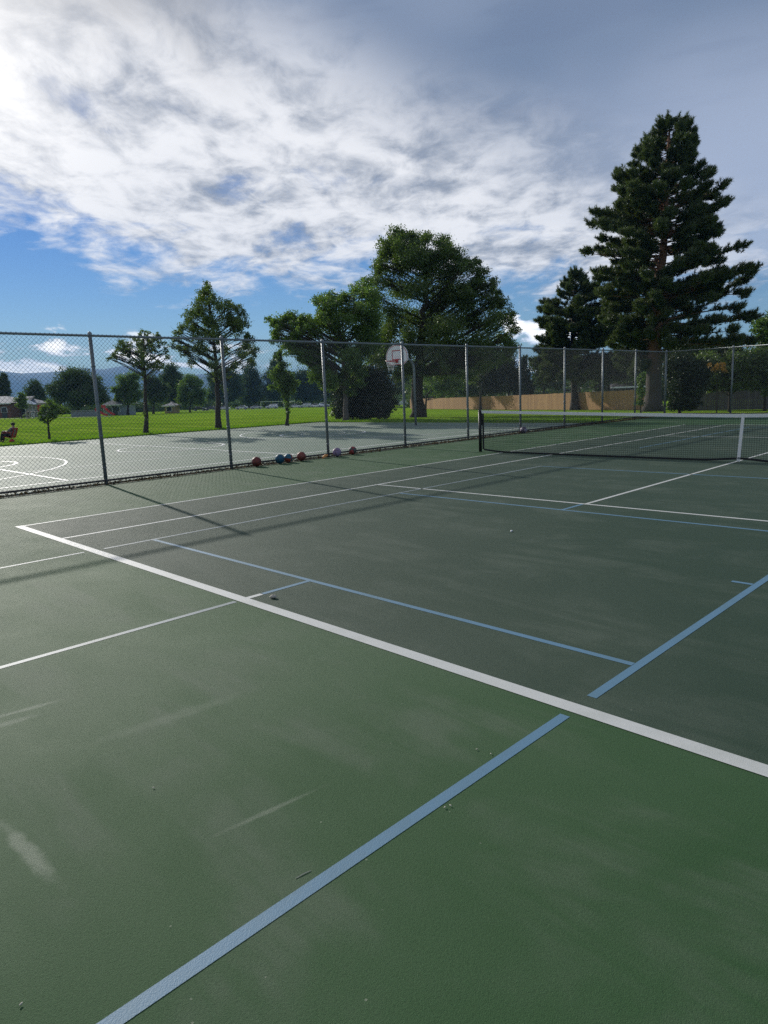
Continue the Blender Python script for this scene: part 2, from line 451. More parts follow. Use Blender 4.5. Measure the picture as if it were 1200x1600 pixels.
tag(tw.build('twig', M_peb), 'thin pale straw lying beside the blue line', 'twig')

# ------------------------------------------------------------------ chain link fences
def wire_panels(P0, D, L, z0, z1, step=.085, r=.0026):
    """crossed straight wires over a rectangle; D unit direction"""
    H = z1-z0; out = []
    nrm = np.array([-D[1], D[0], 0.0])
    for sgn in (1, -1):
        dirv = np.array([D[0]*sgn, D[1]*sgn, 1.0])/math.sqrt(2)
        k0 = np.arange(-H if sgn > 0 else 0, L if sgn > 0 else L+H, step)
        for s0 in k0:
            # s = s0 + sgn*t
            if sgn > 0: ta, tb = max(0, -s0), min(H, L-s0)
            else: ta, tb = max(0, s0-L), min(H, s0)
            if tb-ta < .02: continue
            a = np.array([P0[0]+D[0]*(s0+sgn*ta), P0[1]+D[1]*(s0+sgn*ta), z0+ta])+nrm*.0015*sgn
            b = np.array([P0[0]+D[0]*(s0+sgn*tb), P0[1]+D[1]*(s0+sgn*tb), z0+tb])+nrm*.0015*sgn
            e = np.cross(dirv, nrm)
            o = [nrm*r, -nrm*.5*r+e*.87*r, -nrm*.5*r-e*.87*r]
            for i in range(3):
                j = (i+1) % 3
                out.append([a+o[i], a+o[j], b+o[j], b+o[i]])
    return np.array(out)
FU = -3.85; FH = 3.0
POSTS = [2.84+3.02*i for i in range(-4, 9)]+[30.19]
fence = empty('chain_link_fence', (FU, 10, 0), 'long tall galvanised chain link fence between tennis court and basketball court', 'fence')
def off(mb, o): mb.v = [(x-o[0], y-o[1], z-o[2]) for x, y, z in mb.v]; return mb
F0 = (FU, 10, 0)
W = wire_panels((FU+.045, POSTS[0]), (0, 1), 30.19-POSTS[0], .03, FH+.03)
tris_object('wire_mesh', W-np.array(F0), None, M_wire, fence)
for v in POSTS:
    m = MB(); r = .048 if v == POSTS[-1] else .037
    m.tube([(FU, v, -.05), (FU, v, FH+.04)], r, 12)
    m.lathe((FU, v, FH+.04), [(r+.006, -.03), (r+.006, .01), (r*.6, .035), (.003, .045)], 12)
    for z in (.35, 1.0, 1.7, 2.4): m.lathe((FU, v, z), [(r, -.012), (r+.005, -.011), (r+.005, .011), (r, .012)], 12)
    off(m, F0).build('post', M_galv, fence, True)
m = MB(); m.tube([(FU, POSTS[0], FH), (FU, 30.19, FH)], .024, 10); off(m, F0).build('top_rail', M_galv, fence, True)
m = MB(); m.tube([(FU+.02, POSTS[0], .085), (FU+.02, 30.19, .085)], .022, 8); off(m, F0).build('bottom_rail', M_darkrail, fence, True)
EV = 30.19
E0 = (10, EV, 0)
f2 = empty('chain_link_fence', E0, 'chain link fence across far end of the tennis court beneath the big pine', 'fence')
W = wire_panels((FU, EV-.045), (1, 0), 30.0, .03, FH+.03)
tris_object('wire_mesh', W-np.array(E0), None, M_wire, f2)
for i in range(1, 11):
    m = MB(); m.tube([(FU+3.0*i, EV, -.05), (FU+3.0*i, EV, FH+.04)], .037, 12)
    m.lathe((FU+3.0*i, EV, FH+.04), [(.043, -.03), (.043, .01), (.02, .035), (.003, .045)], 12)
    off(m, E0).build('post', M_galv, f2, True)
m = MB(); m.tube([(FU, EV, FH), (FU+30, EV, FH)], .024, 10); off(m, E0).build('top_rail', M_galv, f2, True)
m = MB(); m.tube([(FU, EV-.02, .085), (FU+30, EV-.02, .085)], .022, 8); off(m, E0).build('bottom_rail', M_darkrail, f2, True)

# ------------------------------------------------------------------ tennis net
N0 = (5.62, NETV, 0); NU0, NU1 = -.80, 11.85
net = empty('tennis_net', N0, 'black tennis net with white headband and white centre strap', 'net')
def ntop(u): return .925+.135*(abs(u-5.62)/6.45)**1.25
def nbot(u):
    d = abs(u-5.62)
    return .022+.05*math.exp(-(d/.45)**2)+.06*max(0, (d-5.6)/.85)**1.5
def nv(u, z): return NETV-.05*math.sin(math.pi*min(1, max(0, (u-NU0)/6.4 if u < 5.62 else (NU1-u)/6.4)))*(1-z)
quads = []
def rib(pts, w, axis):
    for a, b_ in zip(pts[:-1], pts[1:]):
        a = np.array(a); b_ = np.array(b_); o = np.array(axis)*w/2; k = np.array([0, w/2, 0])
        quads.append([a-o, a+o, b_+o, b_-o]); quads.append([a-k, a+k, b_+k, b_-k])
us = np.arange(NU0+.12, NU1-.1, .045)
for u in us:
    zs = np.linspace(nbot(u), ntop(u), 5); rib([(u, nv(u, z), z) for z in zs], .0046, (1, 0, 0))
ug = np.linspace(NU0+.12, NU1-.12, 90)
for k in range(1, 21):
    f = k/21; rib([(u, nv(u, nbot(u)+f*(ntop(u)-nbot(u))), nbot(u)+f*(ntop(u)-nbot(u))) for u in ug], .0046, (0, 0, 1))
tris_object('net_mesh', np.array(quads)-np.array(N0), None, M_netcord, net)
def strip(path, w, th, m, name, par, o):
    mb = MB()
    for a, b_ in zip(path[:-1], path[1:]):
        mb.add([(a[0], a[1]-th, a[2]-w), (a[0], a[1]-th, a[2]), (b_[0], b_[1]-th, b_[2]), (b_[0], b_[1]-th, b_[2]-w),
                (a[0], a[1]+th, a[2]-w), (a[0], a[1]+th, a[2]), (b_[0], b_[1]+th, b_[2]), (b_[0], b_[1]+th, b_[2]-w)],
               [(0, 1, 2, 3), (7, 6, 5, 4), (1, 5, 6, 2), (0, 3, 7, 4)])
    return off(mb, o).build(name, m, par)
strip([(u, NETV, ntop(u)+.02) for u in np.linspace(NU0+.05, NU1-.05, 50)], .068, .009, M_band, 'headband', net, N0)
strip([(u, nv(u, nbot(u)), nbot(u)+.02) for u in ug], .045, .006, M_black, 'bottom_band', net, N0)
for u in (NU0+.10, NU1-.10):
    m = MB(); m.box((u, NETV, .535), (.05, .014, .93)); off(m, N0).build('side_band', M_black, net)
m = MB(); m.add([(5.59, NETV-.014, .925), (5.65, NETV-.014, .925), (5.63, NETV-.10, .02), (5.57, NETV-.10, .02),
                 (5.59, NETV-.010, .925), (5.65, NETV-.010, .925), (5.63, NETV-.096, .02), (5.57, NETV-.096, .02)],
                [(0, 1, 2, 3), (7, 6, 5, 4), (0, 3, 7, 4), (1, 5, 6, 2), (3, 2, 6, 7)])
m.box((5.62, NETV, .93), (.062, .026, .04))
cs = off(m, N0).build('centre_strap', M_band, net)
m = MB(); m.box((5.605, NETV-.095, .085), (.05, .012, .035)); m.box((5.605, NETV-.103, .10), (.012, .01, .012)); off(m, N0).build('buckle', M_galv, cs)
for u in (NU0, NU1):
    m = MB(); m.tube([(u, NETV, 0), (u, NETV, 1.07)], .042, 14); m.lathe((u, NETV, 1.07), [(.044, -.02), (.044, .008), (.03, .022), (.002, .026)], 14)
    po = off(m, N0).build('net_post', M_black, net, True)
    s = 1 if u < 5 else -1
    m = MB(); m.box((u+s*.055, NETV, .78), (.04, .05, .16)); m.box((u+s*.055, NETV, .95), (.012, .02, .2))
    off(m, N0).build('winch', M_black, po)

# ------------------------------------------------------------------ basketball hoop
H0 = np.array([-12.2, 21.5, 0]); hoop = empty('basketball_hoop', H0, 'basketball hoop on curved grey pole with white fan shaped backboard', 'basketball hoop')
m = MB(); path = [(0, 0, -.05), (0, 0, 2.65)]
for i in range(1, 9):
    a = math.pi/2*i/8; path.append((0, -.5*(1-math.cos(a)), 2.65+.5*math.sin(a)))
path += [(0, -1.05, 3.16)]
m.tube(path, .057, 12); m.lathe((0, 0, 0), [(.11, 0), (.11, .02), (.06, .03)], 14); m.build('pole', M_galv, hoop, True)
m = MB(); m.tube([(-.3, -1.12, 3.35), (0, -.8, 3.14)], .02, 6); m.tube([(.3, -1.12, 3.35), (0, -.8, 3.14)], .02, 6); m.box((0, -1.06, 3.2), (.3, .1, .25)); m.build('bracket', M_galv, hoop)
def fan(hw, top, inset=0):
    # fan outline: flat base, sides and a half-round top
    hw -= inset; pts = [(-hw*.62, 2.87+inset), (hw*.62, 2.87+inset), (hw, 3.06+inset*.3), (hw, 3.25)]
    for i in range(1, 16):
        a = math.pi*i/16; pts.append((hw*math.cos(a), 3.25+(top-inset-3.25)*math.sin(a)))
    pts.append((-hw, 3.25)); pts.append((-hw, 3.06+inset*.3)); return pts
yb = -1.12
m = MB(); m.prism([(x, yb, z) for x, z in fan(.70, 3.80)], (0, -1, 0), .035); bb = m.build('backboard', M_white, hoop)
m = MB(); o1, o2 = fan(.67, 3.77), fan(.67, 3.77, .026); nn = len(o1); y = yb-.038
m.add([(x, y, z) for x, z in o1]+[(x, y, z) for x, z in o2], [(i, (i+1) % nn, nn+(i+1) % nn, nn+i) for i in range(nn)]); m.build('border', M_red, bb)
m = MB(); y = yb-.039
for (x0, x1, zz0, zz1) in ((-.30, .30, 3.50, 3.54), (-.30, -.26, 3.10, 3.50), (.26, .30, 3.10, 3.50), (-.26, .26, 3.10, 3.14)):
    m.add([(x0, y, zz0), (x1, y, zz0), (x1, y, zz1), (x0, y, zz1)], [(0, 1, 2, 3)])
m.build('target_square', M_red, bb)
rc = (0, yb-.045-.40, 3.05)
m = MB(); m.tube([(rc[0]+.235*math.cos(2*math.pi*i/24), rc[1]+.235*math.sin(2*math.pi*i/24), rc[2]) for i in range(25)], .014, 6, False)
m.box((0, yb-.05-.08, 3.03), (.16, .22, .03)); m.box((0, yb-.05, 3.05), (.2, .02, .16)); m.tube([(-.1, yb-.06, 3.0), (-.16, rc[1], 3.04)], .012, 5); m.tube([(.1, yb-.06, 3.0), (.16, rc[1], 3.04)], .012, 5)
rim = m.build('rim', M_red, hoop)
m = MB(); nn = 12
for k in range(nn):
    for s in (1, -1):
        pts = []
        for i in range(7):
            f = i/6; rr = .225-.09*f**.7-.02*f; a = 2*math.pi*(k+s*f*1.5)/nn
            pts.append((rc[0]+rr*math.cos(a), rc[1]+rr*math.sin(a), rc[2]-.01-.42*f))
        m.tube(pts, .007, 4, False)
m.build('hoop_net', M_band, rim)

# ------------------------------------------------------------------ balls by the fence
def ballmat(name, c1, c2, seam=(.02, .02, .02), mode=0):
    m, t, b = newmat(name); P = t.node('ShaderNodeTexCoord').outputs['Object']
    s = t.node('ShaderNodeSeparateXYZ'); t.l.new(P, s.inputs[0]); x, y, z = s.outputs
    k = t.m('GREATER_THAN', t.m('MULTIPLY', x, z), 0.0) if mode else t.ss(t.noise(P, 9, 3), .45, .6)
    c = t.mix(k, c1, c2)
    lines = None
    for v in (x, z):
        q = t.m('LESS_THAN', t.m('ABSOLUTE', v), .0045); lines = q if lines is None else t.m('MAXIMUM', lines, q)
    for sg in (1, -1):
        dd = t.m('SUBTRACT', t.m('ABSOLUTE', t.m('ADD', x, sg*.155)), 0)
        rr = t.m('SQRT', t.m('ADD', t.m('POWER', dd, 2), t.m('POWER', y, 2)))
        lines = t.m('MAXIMUM', lines, t.m('LESS_THAN', t.m('ABSOLUTE', t.m('SUBTRACT', rr, .118)), .0045))
    c = t.mix(lines, c, seam); t.l.new(c, b.inputs['Base Color']); b.inputs['Roughness'].default_value = .55
    bp = t.node('ShaderNodeBump'); bp.inputs['Strength'].default_value = .4; bp.inputs['Distance'].default_value = .002
    t.l.new(t.noise(P, 420, 2), bp.inputs['Height']); t.l.new(bp.outputs[0], b.inputs['Normal'])
    return m
balls = [(401, 6.45, .119, ((.13, .02, .015), (.19, .035, .02)), 0, 'dark red ball, leftmost of the row against the fence'),
         (437, 7.22, .119, ((.006, .075, .13), (.015, .12, .18)), 0, 'turquoise blue ball touching a red and blue one'),
         (450.5, 7.49, .112, ((.33, .05, .02), (.012, .12, .18)), 1, 'red and blue ball touching the turquoise ball'),
         (470.5, 7.93, .119, ((.18, .035, .022), (.22, .05, .03)), 0, 'reddish brown ball left of the orange marker'),
         (526.5, 9.28, .119, ((.24, .165, .28), (.32, .235, .33)), 0, 'lilac ball just right of the fence post'),
         (551, 9.86, .112, ((.30, .045, .035), (.07, .08, .07)), 1, 'red and dark panelled ball, right end of the row'),
         (818, 17.5, .119, ((.12, .09, .13), (.30, .25, .32)), 1, 'purple grey ball seen through the tennis net')]
def v_of(px, z=.12):
    best = min(np.arange(3, 25, .01), key=lambda v: abs(600+FPX*np.dot(np.array([FU+.17, v, z])-CAM, CR)/np.dot(np.array([FU+.17, v, z])-CAM, CF)-px)); return best
for k, (px, v, r, cc, mode, lab) in enumerate(balls):
    v = v_of(px); mb = MB(); mb.ball((0, 0, 0), r, 28, 18)
    o = mb.build('ball', ballmat('ball_rubber', cc[0], cc[1], mode=mode), smooth=True)
    o.location = (FU+.055+r, v, r+.001); o.rotation_euler = (k*1.1+.3, k*.7, k*2.1)
    tag(o, lab, 'ball', 'balls resting along the fence')
mb = MB(); mb.lathe((0, 0, 0), [(.02, .052), (.045, .055), (.05, .048), (.095, .012), (.10, 0), (.092, .002), (.04, .044), (.02, .046), (.02, .052)], 20)
o = mb.build('marker_cone', simple('orange_plastic', (.58, .25, .06), .5, .15), smooth=True); v = v_of(507, .03); o.location = (FU+.2, v, .035); o.rotation_euler = (.25, -.45, .4)
tag(o, 'small flat orange marker tipped against the fence foot', 'marker')

# ------------------------------------------------------------------ trees
M_leaf_dark = leafmat('dark_leaf', (.036, .062, .020), (.145, .20, .048), .42, .06)
M_leaf_mid = leafmat('mid_green_leaf', (.044, .086, .024), (.175, .26, .056), .47, .06)
M_leaf_light = leafmat('light_green_leaf', (.05, .10, .02), (.14, .21, .04), .45, .06)
M_leaf_far = leafmat('distant_leaf', (.030, .055, .022), (.085, .125, .042), .35, .05)
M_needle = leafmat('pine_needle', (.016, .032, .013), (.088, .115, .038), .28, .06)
M_needle_blue = leafmat('blue_green_needle', (.02, .035, .03), (.05, .075, .06), .18, .07)
M_orange = leafmat('orange_leaf', (.20, .10, .015), (.40, .22, .03), .3, .05)

def leaf_polys(centres, radii, dens, lsize, rng, squash=.85, twig=.34):
    out = []; tone = []
    for c, r in zip(centres, radii):
        area = math.pi*r*r; n = int(max(30, dens*area/(lsize*lsize*.5)))
        m = max(7, n//30)
        d = rng.normal(size=(m, 3)); d /= np.linalg.norm(d, axis=1)[:, None]
        cl = d*(rng.uniform(0.02, 1.0, m)**.5)[:, None]*(r*rng.uniform(.75, 1.3, m))[:, None]*np.array([1, 1, squash])
        ct = rng.uniform(0, 1, m)
        which = rng.integers(0, m, n)
        P = c+cl[which]+rng.normal(0, 1, (n, 3))*np.minimum(twig*r*.78, .45 if lsize < .3 else 3)*np.array([1, 1, .8])
        a = rng.normal(size=(n, 3)); a[:, 2] -= .35; a /= np.linalg.norm(a, axis=1)[:, None]
        b = rng.normal(size=(n, 3)); b -= a*np.sum(a*b, 1)[:, None]; b /= np.linalg.norm(b, axis=1)[:, None]
        L = (lsize*rng.uniform(.55, 1.15, n))[:, None]
        out.append(np.stack([P-a*L*.5, P+b*L*.32-a*L*.05, P+a*L*.5, P-b*L*.32-a*L*.05], 1))
        tone.append(np.clip(.15+.45*ct[which]+rng.normal(0, .18, n), 0, 1))
    return np.concatenate(out), np.concatenate(tone)

def bez(a, b, c, n=6):
    return [(1-t_)**2*a+2*t_*(1-t_)*b+t_*t_*c for t_ in np.linspace(0, 1, n)]

def broadleaf(name, label, trunk, w, blobs, m, lsize, dens=1.5, tr=.16, seed=0, bark=M_bark, depth=1.0, limbs=True, cat='tree', group=None, base=None, fill=.35):
    """trunk: photo path of the stem, foot first; blobs: foliage masses (x, y, r) with their own depth"""
    rng = np.random.default_rng(seed+100); B = base if base is not None else stand(trunk[0][0], w)
    root = empty(name, B, label, cat, group)
    s = w/FPX
    if fill:
        extra_b = []
        for i, (x, y, r) in enumerate(blobs):
            near = sorted((math.hypot(x-q[0], y-q[1]), j) for j, q in enumerate(blobs) if j != i)[:4]
            for dd_, j in near:
                if dd_ < 3.2*(r+blobs[j][2]) and rng.uniform() < fill:
                    f_ = rng.uniform(.35, .65); extra_b.append((x*(1-f_)+blobs[j][0]*f_, y*(1-f_)+blobs[j][1]*f_+rng.normal(0, r*.2), .75*min(r, blobs[j][2])))
        blobs = list(blobs)+extra_b
    xs = [b_[0] for b_ in blobs]; half = (max(xs)-min(xs))/2*s+.3; xm = (max(xs)+min(xs))/2
    cs = []; rs = []
    for (x, y, r) in blobs:
        rel = (x-xm)*s; lim = math.sqrt(max(.08, 1-(rel/(half+.01))**2))*half*.75*depth
        for k in range(2):
            dd = rng.uniform(-lim, lim) if k else rng.uniform(-.35, .35)*lim
            cs.append(at(x+rng.uniform(-.25, .25)*r*(k > 0), y+rng.uniform(-.2, .2)*r*(k > 0), w+dd)); rs.append(r*s*(1.0 if k == 0 else .9))
    pts = [B-np.array([0, 0, .15])]+[at(x, y, w) for x, y in trunk[1:]]
    n = len(pts); top = pts[-1]
    sm = MB(); dens_path = []
    for i in range(n-1):
        for f in np.linspace(0, 1, 5)[:-1]: dens_path.append(pts[i]*(1-f)+pts[i+1]*f)
    dens_path.append(top); K = len(dens_path)
    dens_path = [p+np.array([rng.normal(0, tr*.15), rng.normal(0, tr*.15), 0])*(0 < i < K-1) for i, p in enumerate(dens_path)]
    rad = [tr*(1-.82*(i/(K-1))**.9)*(1.35 if i == 0 else 1.12 if i == 1 else 1) for i in range(K)]
    sm.tube(dens_path, rad, 10)
    if limbs:
        zmin = min(c[2] for c in cs)
        for c, r in zip(cs, rs):
            tgt = c[2]-max(.3*r, .55*np.linalg.norm((c-dens_path[K//2])[:2]))
            js = [i for i in range(K) if i > K*.25]
            j = min(js, key=lambda i: abs(dens_path[i][2]-tgt)+rng.uniform(0, .3))
            a = dens_path[j]; mid = (a+c)/2+np.array([rng.normal(0, .25*r), rng.normal(0, .25*r), .18*np.linalg.norm(c-a)*rng.uniform(-.3, 1)])
            path = bez(a, mid, c, 6); r0 = min(rad[j]*.42, .0105*np.linalg.norm(c-a)+.006)
            sm.tube(path, [r0*(1-.8*i/5) for i in range(6)], 5)
            for k in range(3):
                q = c+rng.normal(size=3)*r*.6; sm.tube([path[3], (path[4]+q)/2, q], [r0*.4, r0*.28, r0*.12], 4)
    off(sm, B).build('trunk', bark, root, True)
    V, tn = leaf_polys(cs, rs, dens*4.2, lsize*.8, rng)
    tris_object('crown', V-B, tn, m, root)
    return root

def needles(pos, dirs, L, rng, per=12, wd=.022):
    n = len(pos); P = np.repeat(pos, per, 0); D = np.repeat(dirs, per, 0)
    r = rng.normal(size=P.shape); d = D*.75+r*.55; d /= np.linalg.norm(d, axis=1)[:, None]
    e = rng.normal(size=P.shape); e -= d*np.sum(d*e, 1)[:, None]; e /= np.linalg.norm(e, axis=1)[:, None]
    start = P-D*L*rng.uniform(0, .7, (n*per, 1)); ln = L*rng.uniform(.7, 1.15, (n*per, 1))
    return np.stack([start-e*wd, start+e*wd, start+d*ln], 1)

def pine(name, label, trunk, w, prof, m, tr=.3, nb=150, L=.30, per=12, twigs=8, tufts=5, seed=0, bark=M_barkp, gaps=(), base=None, wd=.022, group=None, up=.35, whorl=0, bare=None):
    rng = np.random.default_rng(seed+500); B = base if base is not None else stand(trunk[0][0], w)
    root = empty(name, B, label, 'tree', group); s = w/FPX
    pts = [B-np.array([0, 0, .2])]+[at(x, y, w) for x, y in trunk[1:]]
    path = []
    for i in range(len(pts)-1):
        for f in np.linspace(0, 1, 6)[:-1]: path.append(pts[i]*(1-f)+pts[i+1]*f)
    path.append(pts[-1]); K = len(path); zz = [p[2] for p in path]
    rad = [tr*(1-.93*(i/(K-1)))*(1.5 if i == 0 else 1.2 if i == 1 else 1) for i in range(K)]
    sm = MB(); sm.tube(path, rad, 12)
    ys = [p[0] for p in prof]; ty = [t_[1] for t_ in trunk]; tx = [t_[0] for t_ in trunk]
    T = []; TD = []; TT = []
    for k in range(nb):
        f = (k+rng.uniform(0, 1))/nb
        y = ys[0]+(ys[-1]-ys[0])*(f**.72 if k % 3 else f**1.25)
        if whorl: y = max(ys[0], round(y/whorl)*whorl+rng.normal(0, whorl*.17))
        if any(a < y < b_ and rng.uniform() < pr for a, b_, pr in gaps): continue
        xl = np.interp(y, ys, [p[1] for p in prof]); xr = np.interp(y, ys, [p[2] for p in prof])
        xc = np.interp(-y, [-v for v in ty], tx)
        az = rng.uniform(0, 2*math.pi); cx = math.cos(az)
        if bare and y > bare and math.sin(az) < -.25 and rng.uniform() < .55: continue
        ext = ((xr-xc) if cx > 0 else (xc-xl)); other = (xc-xl) if cx > 0 else (xr-xc)
        ln = (abs(cx)*ext+(1-abs(cx))*(.5*ext+.5*other))*s
        ln = max(.25, ln*rng.uniform(.55, .98))
        tip = at(xc, y, w); upk = up*(1.15-1.0*f)
        d = HR*cx+HF*math.sin(az)
        # branch leaves the stem lower than its tip
        a = np.array([np.interp(tip[2]-upk*ln, zz, [p[i] for p in path]) for i in range(2)]+[max(tip[2]-upk*ln, B[2]+1.2)])
        end = np.array([a[0], a[1], 0])+d*ln; end[2] = tip[2]+ln*rng.uniform(-.14, .09)
        mid = a+d*ln*.6+np.array([0, 0, (end[2]-a[2])*.05+rng.normal(0, .07)*ln])
        bp = bez(a, mid, end, 8); r0 = .012+.012*ln
        sm.tube(bp, [r0*(1-.85*i/7) for i in range(8)], 5)
        lenb = max(ln, .5); bt = rng.uniform(0, 1)
        if L < .5:
            rc_ = min(.55, .16+.13*lenb)
            for g in range(int(10+6*lenb)):
                o3 = rng.normal(size=3); o3 /= np.linalg.norm(o3); o3[2] = o3[2]*.75+.15
                T.append(end-d*rc_*.6+o3*rc_*rng.uniform(.3, 1.0)); dv = o3*.6+d*.35+np.array([0, 0, .8])+rng.normal(0, .2, 3); TD.append(dv/np.linalg.norm(dv)); TT.append(np.clip(.35+.4*bt+rng.normal(0, .15), 0, 1))
        nt = max(3, int(twigs*(.5+lenb/3.5)))
        for q in range(nt):
            tt = 1-.72*rng.uniform(0, 1)**1.15 if lenb > .8 else rng.uniform(.2, 1)
            p = bp[0]*(1-tt)**2+2*tt*(1-tt)*mid+tt*tt*end
            sd = np.cross(d, [0, 0, 1.0])*rng.choice([-1, 1])
            td = d*rng.uniform(.3, .9)+sd*rng.uniform(.1, 1.0)+np.array([0, 0, rng.uniform(.05, .75)])
            td /= np.linalg.norm(td); tl = rng.uniform(.2, .42)*(.35+.26*lenb)*(1.25-tt*.5)
            if q == 0: p = bp[-2]; td = d*.55+np.array([0, 0, .8]); td /= np.linalg.norm(td); tl = .45
            e2 = p+td*tl+np.array([0, 0, .25*tl])
            sm.tube([p, (p+e2)/2, e2], [r0*.3, r0*.22, r0*.1], 3)
            for g in np.linspace(.25, 1, tufts):
                pp = p+(e2-p)*g+rng.normal(0, .03, 3)
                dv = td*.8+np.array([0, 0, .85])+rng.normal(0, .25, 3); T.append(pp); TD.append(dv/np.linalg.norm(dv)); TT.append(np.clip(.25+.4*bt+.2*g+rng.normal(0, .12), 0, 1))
    TT = np.array(TT)
    off(sm, B).build('trunk', bark, root, True)
    V = needles(np.array(T), np.array(TD), L, rng, per, wd)
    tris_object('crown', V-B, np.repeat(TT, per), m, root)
    return root

# --- big pine
p, WP = hit(1020, 643)
WP = np.dot(at(1020, 643, 1)-CAM, CF)*WP
pine('pine_tree', 'tallest tree, big dark pine with reddish trunk behind the far fence', [(1020, 643), (1022, 560), (1026, 480), (1029, 440), (1036, 400), (1040, 330), (1044, 240), (1047, 184)], WP,
     [(186, 1036, 1058), (194, 1024, 1086), (210, 1010, 1093), (235, 986, 1096), (255, 966, 1101), (275, 950, 1112), (300, 940, 1140), (320, 926, 1128), (350, 916, 1133), (370, 906, 1125), (385, 918, 1112), (398, 945, 1135), (410, 934, 1188), (440, 930, 1180), (470, 940, 1176), (500, 945, 1182), (530, 955, 1184), (548, 965, 1185), (575, 985, 1180)],
     M_needle, tr=.58, nb=460, L=.27, per=15, twigs=14, tufts=5, seed=1, gaps=((386, 402, .4), (412, 432, .25)), wd=.02, bare=462, up=.22)
p, WI = hit(898, 641)
pine('pine_tree', 'smaller pine with low spreading crown in front of cedar fence', [(898, 641), (897, 590), (895, 520), (896, 470), (900, 422)], WI,
     [(424, 893, 906), (440, 874, 922), (452, 858, 950), (468, 838, 968), (488, 832, 982), (515, 845, 985), (535, 834, 990), (555, 826, 992), (575, 828, 995), (592, 838, 985)],
     M_needle, tr=.38, nb=270, L=.28, per=15, twigs=12, tufts=6, seed=2, bark=M_bark, wd=.022, up=.22)
# --- big dark deciduous tree
pA, WA = hit(653, 652)
broadleaf('shade_tree', 'largest broadleaf tree, dark and tall, behind the basketball hoop', [(653, 652), (652, 610), (655, 560), (662, 500), (668, 450), (660, 400)], WA,
  [(588, 440, 13), (586, 466, 15), (592, 415, 11), (622, 366, 14), (606, 384, 16), (628, 388, 20), (646, 372, 13), (668, 370, 12), (690, 378, 15), (706, 396, 17), (718, 402, 11), (652, 402, 22), (625, 414, 22), (597, 418, 14), (676, 416, 24), (700, 430, 22), (729, 418, 13), (746, 408, 8), (750, 428, 14), (745, 450, 18), (768, 444, 10), (720, 462, 24), (690, 466, 24), (655, 452, 24), (625, 452, 22), (765, 472, 16), (786, 474, 12), (795, 494, 12), (803, 516, 10), (772, 502, 20), (740, 498, 24), (705, 508, 25), (670, 502, 25), (640, 498, 22), (610, 488, 20), (782, 532, 16), (752, 540, 22), (715, 545, 22), (680, 540, 22), (602, 518, 20), (640, 538, 20), (600, 545, 18), (700, 565, 16), (740, 570, 16), (650, 570, 12), (762, 560, 20), (790, 552, 16), (722, 577, 15), (690, 585, 11), (630, 565, 15), (608, 566, 13), (800, 540, 12), (580, 560, 12), (640, 580, 13), (668, 580, 13), (692, 568, 14), (618, 586, 12), (735, 588, 12)],
  M_leaf_dark, .17, dens=1.25, tr=.5, seed=3, depth=.9, fill=.3)
pB, WB = hit(540, 658)
broadleaf('cottonwood_tree', 'lighter green leaning tree with pale trunk left of the hoop', [(540, 658), (540, 615), (536, 570), (532, 530), (530, 495)], WB,
  [(438, 506, 15), (455, 494, 12), (471, 503, 10), (428, 522, 8), (500, 470, 11), (516, 464, 10), (504, 488, 13), (521, 480, 14), (540, 466, 14), (556, 455, 12), (571, 443, 12), (577, 466, 16), (550, 488, 19), (526, 508, 18), (490, 518, 14), (585, 498, 16), (560, 520, 19), (530, 538, 19), (500, 548, 15), (482, 540, 11), (460, 525, 10), (545, 563, 17), (515, 573, 15), (474, 560, 11), (562, 552, 17), (535, 592, 12), (505, 600, 10), (500, 576, 13), (485, 562, 12), (450, 538, 10), (520, 603, 10), (490, 590, 10), (548, 612, 9), (562, 580, 15), (582, 540, 18), (434, 508, 10), (465, 516, 12), (482, 502, 12), (508, 505, 14), (577, 520, 18), (420, 500, 6), (560, 600, 10), (430, 530, 9), (446, 534, 11), (468, 542, 12), (478, 558, 12), (492, 570, 12), (455, 552, 9), (512, 590, 12)],
  M_leaf_mid, .16, dens=1.2, tr=.18, seed=4, bark=M_barkg, fill=.5)
pC, WC = hit(565, 656)
broadleaf('large_shrub', 'wide dark purple green shrub with ragged skirt behind pale trunk', [(565, 656), (565, 630), (566, 600)], WC*1.04,
  [(555, 592, 24), (585, 590, 22), (540, 612, 22), (572, 616, 28), (600, 608, 20), (560, 638, 18), (590, 636, 20), (535, 634, 16), (612, 632, 10), (528, 646, 9), (548, 648, 9), (575, 648, 9), (600, 647, 8)],
  leafmat('purple_green_leaf', (.016, .024, .016), (.04, .05, .03), .2, .06), .16, dens=2.2, tr=.15, seed=5, cat='shrub')
pD, WD = hit(341, 670)
broadleaf('park_tree', 'tall slim tree with pointed open crown left of the second post', [(341, 670), (341, 630), (338, 590), (335, 540), (330, 490), (323, 445)], WD,
  [(322, 442, 5), (325, 451, 7), (316, 460, 10), (333, 467, 12), (310, 477, 14), (343, 479, 14), (363, 479, 11), (379, 490, 9), (299, 494, 11), (325, 499, 16), (354, 499, 15), (377, 504, 11), (290, 510, 9), (309, 519, 14), (339, 521, 16), (368, 519, 11), (389, 530, 10), (399, 545, 8), (275, 520, 7), (270, 541, 6), (290, 545, 10), (319, 545, 12), (350, 549, 12), (379, 553, 10), (395, 565, 7), (300, 565, 8), (334, 570, 10), (364, 574, 9), (340, 592, 7), (350, 610, 5)],
  M_leaf_dark, .125, dens=.8, tr=.17, seed=6, fill=.4)
pE, WE = hit(228, 678)
